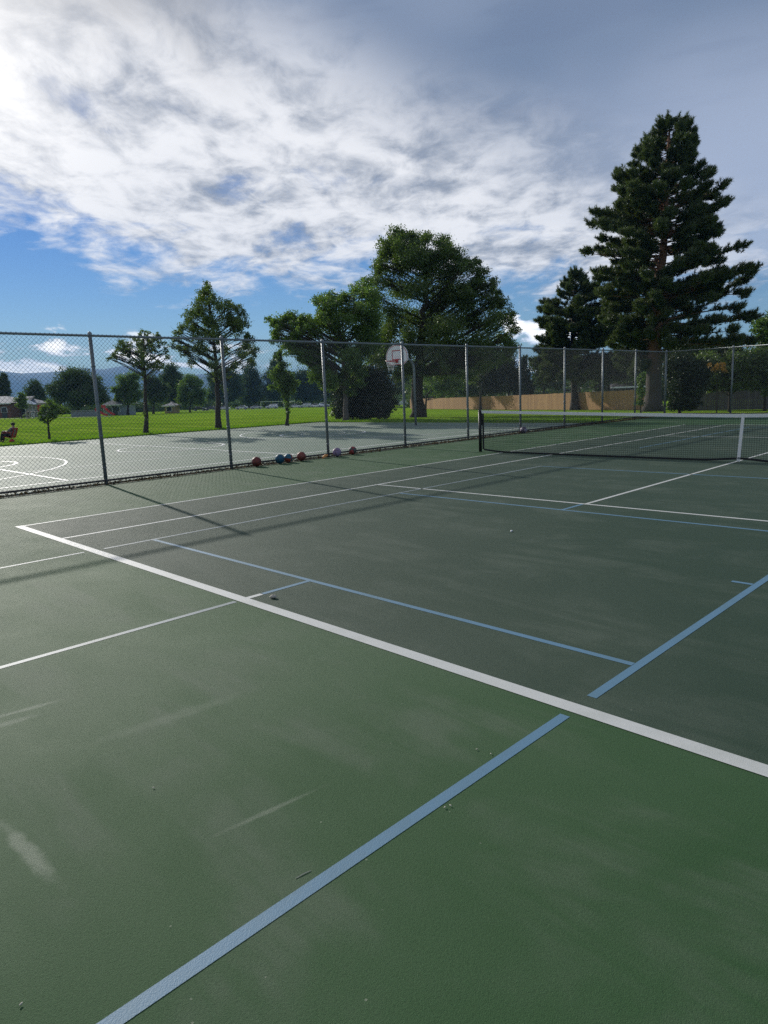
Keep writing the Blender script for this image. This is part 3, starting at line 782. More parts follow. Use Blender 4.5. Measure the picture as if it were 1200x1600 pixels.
broadleaf('park_tree', 'thin tree with flat layered boughs and bare dark trunk', [(228, 678), (228, 640), (226, 590), (224, 550), (226, 520)], WE,
  [(225, 519, 5), (246, 524, 5), (235, 534, 8), (214, 530, 7), (203, 540, 6), (190, 536, 7), (184, 545, 5), (170, 561, 4), (179, 557, 5), (199, 554, 7), (221, 549, 10), (240, 547, 7), (256, 536, 5), (219, 564, 10), (205, 567, 6), (239, 569, 7), (225, 584, 7), (250, 575, 5), (262, 560, 5), (228, 655, 3.5), (226, 645, 2.5)],
  M_leaf_dark, .125, dens=.8, tr=.13, seed=7, fill=.55)
pF, WF = hit(77, 688)
broadleaf('young_tree', 'small young tree on lawn edge beside the seated person', [(77, 688), (76, 672), (74, 656), (78, 635)], WF,
  [(77, 627, 5), (70, 638, 7), (85, 635, 5), (95, 639, 5), (103, 640, 4), (80, 648, 7), (65, 653, 5), (70, 660, 3), (88, 647, 5), (108, 643, 3), (62, 646, 3.5)],
  M_leaf_mid, .12, dens=1.5, tr=.07, seed=8)
pG, WG = hit(449, 664)
broadleaf('young_tree', 'slim young tree on lawn edge in front of parked cars', [(449, 664), (449, 640), (446, 610), (440, 575), (437, 550)], WG,
  [(437, 548, 5), (434, 558, 7), (440, 573, 10), (430, 588, 10), (450, 589, 11), (445, 604, 12), (424, 604, 7), (460, 600, 9), (448, 620, 8), (450, 634, 5), (448, 645, 4)],
  M_leaf_mid, .14, dens=1.4, tr=.1, seed=9)
# --- trees around the cedar fence
pL, WL = hit(662, 641)
broadleaf('willow_tree', 'loose light green tree beside the cedar fence end', [(664, 641), (666, 620), (685, 590)], WL*.95,
  [(700, 588, 15), (688, 606, 13), (675, 598, 11), (715, 600, 10), (705, 615, 8), (690, 580, 10)], M_leaf_light, .26, dens=1.3, tr=.18, seed=10)
pM, WM = hit(711, 638)
broadleaf('shade_tree', 'dark tree with thick trunk standing before cedar fence', [(711, 640), (711, 610), (714, 575), (722, 545)], WM*.9,
  [(722, 560, 20), (745, 575, 16), (700, 562, 14), (735, 590, 12), (755, 556, 16)], M_leaf_dark, .28, dens=1.6, tr=.42, seed=11)
broadleaf('shade_tree', 'dark rounded tree with thin trunk right of the thick trunk', [(750, 641), (751, 615), (762, 585), (775, 560)], hit(750, 641)[1],
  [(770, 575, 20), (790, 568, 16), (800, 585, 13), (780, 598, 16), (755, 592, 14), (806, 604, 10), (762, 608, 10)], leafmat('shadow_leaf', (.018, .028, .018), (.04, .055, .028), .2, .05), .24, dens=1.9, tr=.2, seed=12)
pine('spruce_tree', 'pale blue green spruce in gap beyond the cedar fence', [(818, 632), (818, 590), (819, 560)], 95,
     [(560, 817, 821), (575, 811, 826), (590, 806, 830), (605, 803, 834), (622, 801, 838)], M_needle_blue, tr=.2, nb=90, L=.4, per=10, twigs=6, tufts=4, seed=3, bark=M_bark, wd=.05, up=-.1)
# --- right edge
broadleaf('shade_tree', 'bright green tree at right edge behind the pine', [(1205, 645), (1204, 600), (1203, 550)], 62,
  [(1188, 508, 13), (1202, 500, 14), (1194, 530, 15), (1212, 525, 16), (1202, 552, 16), (1225, 545, 18), (1186, 550, 10)], M_leaf_light, .26, dens=1.6, tr=.3, seed=13)
broadleaf('large_shrub', 'dark evergreen shrub filling corner beside the pine trunk', [(1062, 646), (1062, 615), (1063, 590)], 41,
  [(1062, 565, 20), (1056, 590, 18), (1078, 580, 18), (1060, 615, 17), (1080, 610, 16), (1052, 633, 9), (1072, 634, 10), (1088, 628, 9), (1094, 600, 14), (1100, 575, 16), (1046, 575, 12)], leafmat('deep_green_leaf', (.014, .026, .012), (.042, .062, .022), .2, .04), .17, dens=2.2, tr=.09, seed=14, cat='shrub')
broadleaf('large_shrub', 'dark shrub overhanging the grey plank fence', [(1140, 640), (1140, 610), (1140, 580)], 43,
  [(1105, 566, 18), (1130, 590, 16), (1150, 566, 20), (1100, 592, 14), (1168, 588, 18), (1150, 604, 9), (1116, 606, 8)], M_leaf_dark, .18, dens=2.0, tr=.1, seed=15, cat='shrub')
broadleaf('large_shrub', 'dark shrub at right edge above the grey plank fence', [(1195, 640), (1195, 610), (1196, 580)], 43,
  [(1190, 566, 20), (1210, 590, 20), (1186, 598, 14), (1225, 570, 24), (1202, 608, 10)], M_leaf_dark, .18, dens=2.0, tr=.1, seed=16, cat='shrub')
broadleaf('flowering_shrub', 'small shrub with orange blooms seen through far fence', [(1120, 640), (1120, 610), (1120, 582)], 38.5,
  [(1116, 577, 4.5), (1128, 571, 5), (1132, 579, 4), (1108, 570, 4)], M_orange, .12, dens=.9, tr=.03, seed=17, cat='shrub')
broadleaf('large_shrub', 'yellow green shrub left of the big pine trunk', [(1001, 642), (1001, 625), (1001, 608)], 46,
  [(1000, 596, 7), (1003, 612, 8), (998, 628, 7), (1004, 585, 5)], M_leaf_light, .16, dens=1.5, tr=.05, seed=18, cat='shrub')
# --- far side of the park
far = [('round_tree', 'broad dome shaped dark tree beside the playground', [(121, 648), (121, 632), (121, 610)], 140, [(120, 588, 17), (102, 596, 16), (140, 597, 16), (86, 610, 13), (156, 612, 13), (110, 612, 17), (134, 615, 16), (94, 624, 9), (150, 626, 9), (120, 628, 12), (78, 606, 7), (163, 622, 8)], M_leaf_far, .5, .5),
 ('round_tree', 'round dark tree behind the playground canopy', [(55, 650), (55, 630), (55, 612)], 170, [(55, 602, 10), (48, 612, 10), (63, 612, 10), (55, 620, 11), (44, 622, 6), (68, 622, 6)], M_leaf_far, .55, .35),
 ('young_tree', 'small olive green tree in front of the brick school', [(34, 650), (34, 640), (34, 628)], 115, [(34, 616, 5), (30, 624, 6), (38, 625, 6), (34, 633, 7), (28, 634, 4), (40, 635, 4)], M_leaf_mid, .3, .12),
 ('shade_tree', 'bushy green tree left of thin layered tree', [(200, 648), (200, 630), (200, 610)], 150, [(194, 596, 12), (208, 588, 10), (204, 606, 15), (190, 612, 10), (214, 618, 12), (198, 622, 11), (182, 608, 7), (184, 624, 6)], M_leaf_mid, .45, .3),
 ('shade_tree', 'dark bushy tree right of thin layered tree', [(240, 646), (240, 630), (240, 612)], 165, [(236, 594, 11), (246, 604, 12), (232, 612, 12), (250, 618, 11), (238, 624, 10), (258, 608, 8)], M_leaf_far, .5, .3),
 ('shade_tree', 'tall dark tree behind the row of parked cars at left', [(270, 644), (270, 625), (270, 600)], 200, [(268, 576, 11), (262, 590, 13), (276, 592, 13), (270, 606, 15), (258, 614, 12), (282, 614, 12), (270, 626, 10)], M_leaf_far, .6, .4),
 ('shade_tree', 'yellow green bushy tree standing behind tall slim tree', [(297, 641), (297, 628), (298, 610)], 175, [(290, 606, 11), (284, 622, 9), (310, 598, 10), (314, 614, 11), (297, 592, 9), (300, 618, 10), (290, 630, 7), (312, 628, 8)], M_leaf_light, .5, .25),
 ('shade_tree', 'dark broad tree behind trunk of tall slim tree', [(350, 640), (350, 620), (350, 600)], 300, [(335, 590, 13), (352, 585, 15), (366, 595, 14), (340, 606, 15), (358, 612, 15), (374, 612, 10), (330, 618, 10), (350, 624, 10)], M_leaf_far, .9, .5),
 ('poplar_tree', 'conical dark green tree right of second fence post', [(391, 638), (391, 615), (391, 590)], 330, [(392, 566, 7), (390, 580, 11), (396, 592, 13), (384, 598, 14), (392, 612, 16), (378, 618, 12), (404, 616, 12), (390, 626, 10)], M_leaf_far, .9, .5),
 ('shade_tree', 'pointed mid green tree rising behind slim young tree', [(432, 637), (432, 610), (434, 580)], 320, [(434, 556, 7), (430, 570, 10), (438, 582, 12), (426, 590, 13), (440, 600, 15), (420, 608, 13), (432, 616, 14), (452, 612, 11)], M_leaf_far, .9, .5),
 ('shade_tree', 'dark rounded tree above the white parked cars', [(474, 637), (474, 618), (474, 604)], 330, [(470, 588, 12), (484, 594, 14), (462, 600, 13), (478, 608, 16), (494, 606, 12), (464, 616, 11), (488, 618, 10), (476, 622, 9)], M_leaf_far, .9, .5),
 ('shade_tree', 'green tree behind the pale leaning trunk', [(508, 637), (508, 612), (508, 590)], 330, [(505, 580, 12), (516, 592, 14), (500, 598, 12), (510, 610, 14), (522, 614, 12), (500, 620, 9)], M_leaf_mid, .9, .5),
 ('shade_tree', 'dark tree behind the silver car by cedar fence', [(640, 634), (640, 615), (640, 600)], 260, [(625, 590, 14), (645, 585, 15), (632, 604, 14), (652, 602, 13), (618, 610, 8), (642, 614, 8)], M_leaf_far, .8, .5),
 ('shade_tree', 'dark garden tree beyond the cedar fence at centre', [(850, 625), (850, 600), (850, 575)], 110, [(840, 570, 14), (858, 580, 16), (846, 596, 14), (870, 600, 12), (862, 560, 12)], M_leaf_far, .4, .25),
 ('shade_tree', 'dark garden tree beyond cedar fence near pine trunk', [(950, 632), (950, 600), (950, 580)], 76, [(935, 575, 14), (955, 570, 15), (940, 592, 14), (962, 586, 12), (975, 572, 12), (935, 604, 10), (985, 588, 9)], M_leaf_far, .35, .25),
 ('shade_tree', 'dark garden tree beyond cedar fence behind small pine', [(905, 625), (905, 600), (905, 580)], 100, [(890, 575, 14), (910, 570, 15), (900, 592, 14), (920, 586, 12)], M_leaf_far, .4, .25)]
far += [('hedge_tree', 'dark leafy tree mass behind the grey plank fence, left part', [(1075, 640), (1075, 600), (1075, 570)], 58, [(1050, 560, 20), (1078, 556, 22), (1060, 585, 22), (1090, 585, 22), (1070, 610, 18), (1100, 608, 18), (1046, 608, 14), (1104, 562, 18)], M_leaf_dark, .26, .2),
 ('hedge_tree', 'dark leafy tree mass behind the grey plank fence, middle part', [(1135, 640), (1135, 600), (1135, 570)], 60, [(1120, 556, 20), (1148, 556, 22), (1125, 585, 22), (1152, 588, 22), (1135, 610, 18), (1165, 608, 18)], M_leaf_dark, .26, .2),
 ('hedge_tree', 'dark leafy tree mass behind the grey plank fence, right part', [(1200, 640), (1200, 600), (1200, 570)], 60, [(1180, 560, 20), (1205, 570, 24), (1185, 590, 22), (1225, 585, 26), (1200, 610, 18), (1240, 605, 20)], M_leaf_dark, .26, .2),
 ('garden_tree', 'dark green tree over the cedar fence left of thick trunk', [(690, 628), (690, 600), (690, 580)], 125, [(672, 578, 15), (695, 570, 17), (680, 596, 15), (705, 595, 16), (690, 612, 12), (665, 606, 10)], M_leaf_mid, .42, .25),
 ('garden_tree', 'dark green tree over the cedar fence right of thick trunk', [(745, 628), (745, 600), (745, 580)], 125, [(725, 570, 16), (750, 565, 18), (735, 592, 16), (765, 588, 18), (748, 608, 14), (722, 608, 12), (776, 605, 12)], M_leaf_far, .42, .25),
 ('garden_tree', 'dark green tree over cedar fence below the sky gap', [(795, 626), (795, 605), (795, 590)], 125, [(785, 580, 13), (800, 590, 12), (790, 605, 13), (806, 608, 8)], M_leaf_far, .42, .25),
 ('garden_tree', 'dark green tree over cedar fence between the two pines', [(985, 622), (985, 600), (985, 580)], 100, [(975, 560, 16), (1000, 570, 16), (985, 590, 16), (1010, 590, 14), (1015, 565, 14)], M_leaf_far, .38, .25)]
for k, (nm, lab, tk, w, bl_, mm, ls, tr) in enumerate(far):
    broadleaf(nm, lab, tk, w, bl_, mm, ls, dens=1.7, tr=tr, seed=40+k, group='trees on the far side of the park')
pine('conifer_tree', 'dark conifer at left edge behind the brick school', [(6, 650), (6, 620), (5, 586)], 190, [(586, 3, 7), (595, -4, 12), (605, -7, 14), (618, -10, 16), (630, -12, 18)], M_needle, tr=.3, nb=70, L=.9, per=10, twigs=5, tufts=4, seed=5, wd=.12, up=-.1)
pine('conifer_tree', 'dark conifer at left edge nearer the hills', [(-6, 650), (-6, 620), (-6, 584)], 200, [(584, -8, -4), (600, -16, 3), (620, -20, 8)], M_needle, tr=.3, nb=50, L=.9, per=10, twigs=5, tufts=4, seed=6, wd=.12, up=-.1)
# far woods that read as one mass
rngw = np.random.default_rng(77); cs = []; rs = []
for i in range(420):
    px = rngw.uniform(-160, 720); w = rngw.uniform(345, 430) if px > 250 else rngw.uniform(250, 330)
    top = 5+6*abs(math.sin(px*.031)+.5*math.sin(px*.083))
    if px < 250: top *= .6
    p = stand(px, w); cs.append(p+np.array([0, 0, top*rngw.uniform(.05, .9)])); rs.append(rngw.uniform(2.0, 3.6))
for px in np.arange(-180, 1330, 4.0):
    w = 350 if 250 < px < 640 else 262 if px <= 250 else 150
    p = stand(px, w+rngw.uniform(-8, 8)); cs.append(p+np.array([0, 0, rngw.uniform(.6, 2.2)])); rs.append(rngw.uniform(1.4, 2.6))
    if px > 640:
        p = stand(px, w+rngw.uniform(5, 20)); cs.append(p+np.array([0, 0, rngw.uniform(2.5, 5.0)])); rs.append(rngw.uniform(1.6, 2.6))
V, tn = leaf_polys(cs, rs, 3.0, .8, rngw)
tag(tris_object('distant_woods', V, tn, M_leaf_far), 'dark band of distant woods along the far side of park', 'woods', kind='stuff')

# ------------------------------------------------------------------ plank fences
def plankmat(name, cols, rough=.85):
    m, t, b = newmat(name); at_ = t.node('ShaderNodeAttribute', attribute_name='tone')
    P = t.node('ShaderNodeNewGeometry').outputs['Position']
    n = t.noise(t.mapping(P, sc=(14, 14, 1.2)), 1.0, 5, .6)
    c = t.mix(at_.outputs['Fac'], cols[0], cols[1]); c = t.mix(t.m('MULTIPLY', t.ss(n, .4, .7), .4), c, cols[2])
    t.l.new(c, b.inputs['Base Color']); b.inputs['Roughness'].default_value = rough; return m
M_cedar = plankmat('cedar_planks', ((.27, .135, .05), (.50, .29, .115), (.23, .12, .05)))
M_grey = plankmat('weathered_grey_planks', ((.10, .09, .08), (.18, .165, .15), (.07, .065, .06)))
def plank_fence(name, label, pts, h, m, seed, bw=.14):
    rng = np.random.default_rng(seed); B = np.array([*pts[0], ground(*pts[0])]); root = empty(name, B, label, 'fence')
    pl = []; tone = []; rm = MB(); PM_ = simple(name+'_post', (.25, .15, .07), .9)
    for a, b_ in zip(pts[:-1], pts[1:]):
        a = np.array(a, float); b_ = np.array(b_, float); L = np.linalg.norm(b_-a); d = (b_-a)/L; nn = np.array([-d[1], d[0]])
        if np.dot(nn, CAM[:2]-a) < 0: nn = -nn
        k = int(L/bw); big = 0
        for i in range(k):
            if rng.uniform() < .12: big = rng.uniform(-.25, .25)
            c = a+d*(i+.5)*L/k; z = ground(*c); hh = h+rng.normal(0, .012); g = L/k*.47; o = nn*(.012+rng.uniform(0, .006))
            q = [(c-d*g+o), (c+d*g+o), (c+d*g-o*.2), (c-d*g-o*.2)]
            lo = [(*p, z+.04) for p in q]; hi = [(*p, z+hh) for p in q]
            for fc in ((lo[0], lo[1], hi[1], hi[0]), (lo[2], lo[3], hi[3], hi[2]), (hi[0], hi[1], hi[2], hi[3]), (lo[1], lo[2], hi[2], hi[1]), (lo[3], lo[0], hi[0], hi[3])): pl.append(fc)
            tone += [np.clip(.5+big+rng.normal(0, .16), 0, 1)]*5
        for i in range(int(L/2.4)+1):
            c = a+d*min(L, i*2.4)-nn*.06; pm = MB(); pm.box((c[0], c[1], ground(*c)+h/2), (.09, .09, h-.05), math.atan2(d[1], d[0])); off(pm, B).build('fence_post', PM_, root)
        for zz in (.35, h-.3):
            c0 = a-nn*.03; c1 = b_-nn*.03
            rm.tube([(*c0, ground(*c0)+zz), (*c1, ground(*c1)+zz)], .035, 4)
    tris_object('planks', np.array(pl)-B, np.array(tone), m, root)
    off(rm, B).build('rail', simple(name+'_rail', (.25, .15, .07), .9), root)
    return root
ca, wca = hit(641, 639); cb, wcb = hit(1006, 641)
plank_fence('cedar_fence', 'long orange brown cedar plank fence beyond the lawn', [tuple(ca[:2]), tuple(cb[:2])], 1.72, M_cedar, 1)
ga = stand(1082, 48); gb = stand(1320, 46)
plank_fence('plank_fence', 'weathered grey plank fence behind far right fence', [tuple(ga[:2]), tuple(gb[:2])], 1.35, M_grey, 2)

# ------------------------------------------------------------------ buildings
def brickmat(name, c1, c2, mortar):
    m, t, b = newmat(name); P = t.node('ShaderNodeTexCoord').outputs['Object']
    s = t.node('ShaderNodeSeparateXYZ'); t.l.new(P, s.inputs[0])
    br = t.node('ShaderNodeTexBrick'); t.l.new(t.comb(t.m('ADD', s.outputs[0], s.outputs[1]), s.outputs[2], 0.0), br.inputs[0])
    br.inputs['Color1'].default_value = (*c1, 1); br.inputs['Color2'].default_value = (*c2, 1); br.inputs['Mortar'].default_value = (*mortar, 1)
    br.inputs['Scale'].default_value = 4; b.inputs['Roughness'].default_value = .9
    t.l.new(br.outputs[0], b.inputs['Base Color']); return m
M_brick = brickmat('red_brick', (.17, .06, .05), (.21, .08, .06), (.2, .17, .15))
M_roof = simple('grey_shingle', (.26, .27, .29), .9, .25, 3, bump=.5, bscale=5)
M_siding = simple('grey_blue_siding', (.28, .31, .35), .8, .1)
M_tan = simple('tan_siding', (.32, .28, .23), .8, .15)
M_glass = simple('dark_window_glass', (.03, .035, .045), .12, .1, spec=.6)
def house(name, label, px0, px1, w, wall_h, roof_h, mw, mr, depth=9, gable=False, wins=3, door=True):
    a = stand(px0, w); b_ = stand(px1, w); d = (b_-a)[:2]; L = np.linalg.norm(d); rz = math.atan2(d[1], d[0])
    c = (a+b_)/2; nn = np.array([-d[1], d[0]])/L            # away from the viewer
    root = empty(name, (c[0], c[1], min(a[2], b_[2])), label, 'building', rz=rz)
    m = MB(); m.box((0, depth/2, wall_h/2-.2), (L, depth, wall_h+.4)); wl = m.build('wall', mw, root)
    m = MB(); e = .6
    if gable:
        m.prism([(-L/2-e, -e, wall_h+.01), (L/2+e, -e, wall_h+.01), (0, -e, wall_h+roof_h)], (0, 1, 0), depth+2*e)
    else:
        m.add([(-L/2-e, -e, wall_h), (L/2+e, -e, wall_h), (L/2+e, depth+e, wall_h), (-L/2-e, depth+e, wall_h), (-L/2+depth*.3, depth/2, wall_h+roof_h), (L/2-depth*.3, depth/2, wall_h+roof_h)],
              [(0, 1, 5, 4), (2, 3, 4, 5), (1, 2, 5), (3, 0, 4), (3, 2, 1, 0)])
    m.build('roof', mr, root)
    m = MB(); m.box((0, -e-.06, wall_h-.12), (L+2*e, .1, .22)); m.build('gutter', M_white, root)
    for i in range(wins):
        x = -L/2+L*(i+.5)/wins
        m = MB()
        for (dx, dz, sx, sz) in ((0, .55, 1.3, .08), (0, -.55, 1.3, .08), (-.61, 0, .08, 1.02), (.61, 0, .08, 1.02)): m.box((x+dx, -.03, wall_h*.55+dz), (sx, .08, sz))
        f = m.build('window', M_white, root); m = MB(); m.box((x, -.01, wall_h*.55), (1.14, .04, 1.02)); m.build('pane', M_glass, f)
    if door:
        x = L*.5-1.3; m = MB(); m.box((x, -.03, 1.05), (1.0, .08, 2.1)); dd = m.build('door', simple('door_paint', (.05, .06, .07), .5), root)
        m = MB(); m.ball((x+.38, -.09, 1.05), .05, 8, 6); m.build('handle', M_galv, dd)
    return root
house('brick_school', 'low red brick school with grey roof at left edge', -60, 18, 142, 3.1, 1.5, M_brick, M_roof, 14, wins=4)
house('school_wing', 'pale wing with grey roof joined to the brick school', 18.5, 44, 146, 2.9, 1.6, M_tan, M_roof, 10, wins=2)
house('house', 'small grey house with pale shingle roof behind red slide', 166, 190, 150, 2.4, 2.1, M_siding, M_roof, 9, wins=2)
house('house', 'dark house with shingle roof beyond cedar fence near pine', 958, 1000, 100, 2.7, 1.7, simple('dark_siding', (.10, .105, .13), .8), simple('brown_shingle', (.06, .055, .055), .9), 10, wins=2)
house('house', 'pale house glimpsed beyond cedar fence in tree gap', 806, 830, 120, 3.2, 2.2, M_siding, M_roof, 9, gable=True, wins=1)
house('garage', 'small tan outbuilding between trees left of parked cars', 258, 272, 170, 1.9, .9, simple('yellow_siding', (.42, .30, .16), .8), M_roof, 5, wins=1, door=False)

# ------------------------------------------------------------------ playground
M_steel = simple('light_steel', (.45, .47, .5), .45, .1, metal=.3)
M_blackp = simple('black_plastic', (.02, .02, .022), .5)
Wp = 118; c = stand(56, Wp); fr = HR; fw = HF
pg = empty('play_structure', c, 'play tower with white canopy, red panel and dark decks', 'playground', rz=math.atan2(HR[1], HR[0]))
s = Wp/FPX
for x in (-1.3, -.1, 1.2):
    for y in (-.6, .6):
        m = MB(); m.tube([(x, y, -.1), (x, y, 2.75 if x < 1 else 2.3)], .055, 8); m.build('post', M_steel, pg)
m = MB(); m.add([(-1.55, -.85, 2.65), (.15, -.85, 2.4), (.15, .85, 2.4), (-1.55, .85, 2.65), (-.9, -.0, 3.15), (-1.55, -.85, 2.6), (.15, -.85, 2.35), (.15, .85, 2.35), (-1.55, .85, 2.6)], [(0, 1, 4), (1, 2, 4), (2, 3, 4), (3, 0, 4), (5, 8, 7, 6), (0, 5, 6, 1), (1, 6, 7, 2), (2, 7, 8, 3), (3, 8, 5, 0)]); m.build('canopy', M_white, pg)
m = MB(); m.box((.65, 0, 2.36), (1.3, 1.3, .06)); m.build('canopy', simple('grey_canopy', (.5, .52, .56), .5), pg)
m = MB(); m.box((-.05, 0, 1.05), (2.5, 1.2, .1)); m.build('deck', M_blackp, pg)
m = MB(); m.lathe((0, 0, 0), [(.0, -.03), (.52, -.03), (.55, 0), (.52, .03), (0, .03)], 18); m.v = [(x+1.25, z-.66, y+1.75) for x, y, z in m.v]; m.box((1.25, -.66, 1.3), (.75, .05, .5)); m.build('panel', M_red, pg)
m = MB(); m.box((-1.35, 0, .6), (.34, .5, 1.2)); m.build('climber', simple('tan_plastic', (.3, .27, .22), .6), pg)
m = MB()
for i in range(5): m.box((-.1+.0*i, -.62, .2+.17*i), (.5, .05, .05))
m.tube([(-.36, -.63, 0), (-.36, -.63, 1.6)], .025, 6); m.tube([(.16, -.63, 0), (.16, -.63, 1.6)], .025, 6); m.build('ladder', M_white, pg)
m = MB(); m.add([(-1.4, -.3, 1.0), (-1.4, .3, 1.0), (-2.6, .3, .25), (-2.6, -.3, .25), (-1.4, -.3, .94), (-1.4, .3, .94), (-2.6, .3, .19), (-2.6, -.3, .19)], [(0, 1, 2, 3), (7, 6, 5, 4), (0, 3, 7, 4), (1, 5, 6, 2), (2, 6, 7, 3)]); m.build('slide', M_steel, pg)
def slide(label, px, w, h, ln, sgn=1):
    c = stand(px, w); r = empty('slide', c, label, 'slide', 'red slides in the playground', rz=math.atan2(HR[1], HR[0]))
    m = MB(); n = 10; top = []
    for i in range(n+1):
        f = i/n; x = sgn*(f*ln-ln/2); z = h*(1-f)**1.05+.18+.1*math.sin(f*7)*(1-f)
        top.append((x, z))
    for (x0, za), (x1, zb) in zip(top[:-1], top[1:]):
        m.add([(x0, -.35, za), (x1, -.35, zb), (x1, .35, zb), (x0, .35, za)], [(0, 1, 2, 3)])
        for y in (-.35, .35): m.add([(x0, y-.03, za-.05), (x1, y-.03, zb-.05), (x1, y-.03, zb+.22), (x0, y-.03, za+.22), (x0, y+.03, za-.05), (x1, y+.03, zb-.05), (x1, y+.03, zb+.22), (x0, y+.03, za+.22)], [(0, 1, 2, 3), (7, 6, 5, 4), (3, 2, 6, 7)])
    m.build('chute', M_red, r)
    m = MB()
    for y in (-.4, .4): m.tube([(-sgn*ln/2, y, 0), (-sgn*ln/2, y, h+.9)], .05, 6)
    m.box((-sgn*ln/2, 0, h+.1), (.3, .9, .08)); m.build('tower', M_steel, r)
    m = MB(); m.box((-sgn*ln/2, -.42, h+.62), (.75, .05, .5)); m.build('panel', M_red, r)
    return r
slide('tall red slide beside small grey house', 172, 120, 1.15, 1.6)
slide('low red slide close to the dark fence post', 161, 117, .6, 1.4)
# low railing and path by the playground
m = MB(); a = stand(-40, 113); b_ = stand(60, 112); c2 = stand(170, 112)
M_conc = simple('pale_concrete', (.42, .38, .35), .9, .12, 2)
for p, q in ((a, b_), (b_, c2)):
    n_ = HF*2.6; m.add([(p[0], p[1], ground(*p[:2])+.05), (q[0], q[1], ground(*q[:2])+.05), (q[0]+n_[0], q[1]+n_[1], ground(q[0]+n_[0], q[1]+n_[1])+.05), (p[0]+n_[0], p[1]+n_[1], ground(p[0]+n_[0], p[1]+n_[1])+.05)], [(0, 1, 2, 3)])
struct(m.build('path', M_conc))
pa = stand(112, 125); pb_ = stand(152, 125)
rl = empty('low_wall', pa, 'low grey wall with rail between dome tree and red slides', 'wall')
d = pb_-pa; L = np.linalg.norm(d[:2]); rz = math.atan2(d[1], d[0])
m = MB(); m.box((*(d[:2]/2), .45), (L, .25, .9), rz); m.build('wall_face', simple('grey_blue_block', (.22, .24, .28), .85, .2), rl)
m = MB(); m.tube([(0, 0, 1.1), (d[0], d[1], 1.1+d[2])], .04, 6)
for f in np.linspace(0, 1, 6): m.tube([(d[0]*f, d[1]*f, .88), (d[0]*f, d[1]*f, 1.1)], .03, 6)
m.build('rail', M_steel, rl)

# ------------------------------------------------------------------ cars
def car_proto(suv):
    root = empty('parked_car', (0, 0, 0), 'car', 'car')
    if suv: prof = [(-2.3, .35), (-2.32, .85), (-2.2, 1.12), (-1.95, 1.68), (-1.5, 1.76), (.35, 1.72), (1.15, 1.12), (2.1, 1.0), (2.32, .75), (2.3, .35)]; win = [(-1.85, 1.14), (-1.68, 1.58), (.25, 1.6), (.95, 1.14)]
    else: prof = [(-2.25, .35), (-2.28, .75), (-2.15, .98), (-1.5, 1.04), (-.85, 1.43), (.25, 1.45), (1.1, 1.0), (2.05, .86), (2.28, .65), (2.25, .35)]; win = [(-1.28, 1.03), (-.8, 1.36), (.2, 1.38), (.88, 1.03)]
    m = MB(); rings = []
    # body loft: narrower towards the roof and along the sills
    n = len(prof); secs = [(-.88, .97), (-.9, 1.0), (-.6, 1.0), (.6, 1.0), (.9, 1.0), (.88, .97)]
    vs = []
    for (y, sc_) in secs:
        for (x, z) in prof:
            tuck = .84 if z > 1.2 else 1.0
            vs.append((x*sc_, y*tuck, .35+(z-.35)*(sc_ if abs(y) > .85 else 1)))
    fs = [(i*n+k, (i+1)*n+k, (i+1)*n+(k+1) % n, i*n+(k+1) % n) for i in range(len(secs)-1) for k in range(n)]
    fs += [tuple(range(n)), tuple(range((len(secs)-1)*n+n-1, (len(secs)-1)*n-1, -1))]
    m.add(vs, fs); m.build('body', CARP, root)
    for s_ in (-1, 1):
        m = MB(); m.prism([(x, s_*(.895 if z < 1.1 else .79), z) for x, z in win], (0, s_, 0), .012); w_ = m.build('side_window', M_glass, root)
        xm = (win[0][0]+win[3][0])/2+.1; m = MB(); m.prism([(xm-.04, s_*(.908), win[0][1]), (xm+.04, s_*(.908), win[0][1]), (xm+.04, s_*(.803), win[1][1]), (xm-.04, s_*(.803), win[1][1])], (0, s_, 0), .012); m.build('pillar', M_blackp, w_)
    zt, zb = (1.66, 1.16) if suv else (1.40, 1.02); xf = (.47, 1.12) if suv else (.36, 1.06)
    m = MB(); m.add([(xf[1]+.02, -.72, zb), (xf[1]+.02, .72, zb), (xf[0]+.02, .62, zt), (xf[0]+.02, -.62, zt)], [(0, 1, 2, 3)]); m.v = [(x+.012, y, z+.012) for x, y, z in m.v]; m.build('windscreen', M_glass, root)
    for x in (-1.4, 1.4):
        for y in (-.84, .84):
            m = MB(); m.lathe((0, 0, 0), [(.2, -.11), (.33, -.11), (.34, -.06), (.34, .06), (.33, .11), (.2, .11)], 16); m.v = [(x+a_, y+c_, .34+b__) for a_, b__, c_ in m.v]
            wh = m.build('wheel', M_blackp, root); m = MB(); m.lathe((0, 0, 0), [(.01, -.09), (.2, -.1), (.2, .1), (.01, .09)], 12); m.v = [(x+a_, y+c_, .34+b__) for a_, b__, c_ in m.v]; m.build('rim', M_steel, wh)
    for y in (-.62, .62):
        m = MB(); m.box((2.27 if suv else 2.22, y, .82 if suv else .68), (.08, .34, .13)); m.build('headlight', M_white, root)
        m = MB(); m.box((-2.26 if suv else -2.22, y, .9 if suv else .8), (.08, .3, .15)); m.build('tail_light', M_red, root)
    return root
def carpaint(name, col):
    m, t, b = newmat(name); b.inputs['Base Color'].default_value = (*col, 1); b.inputs['Roughness'].default_value = .25; b.inputs['Metallic'].default_value = .2; b.inputs['Coat Weight'].default_value = .6
    P = t.node('ShaderNodeTexCoord').outputs['Object']; t.l.new(t.mix(t.noise(P, 3, 3), tuple(c*.92 for c in col), col), b.inputs['Base Color']); return m
paints = {k: carpaint(k+'_car_paint', v) for k, v in dict(white=(.84, .85, .86), silver=(.6, .62, .65), black=(.02, .02, .025), grey=(.16, .17, .19), blue=(.06, .10, .2)).items()}
CARP = paints['white']
protos = {}
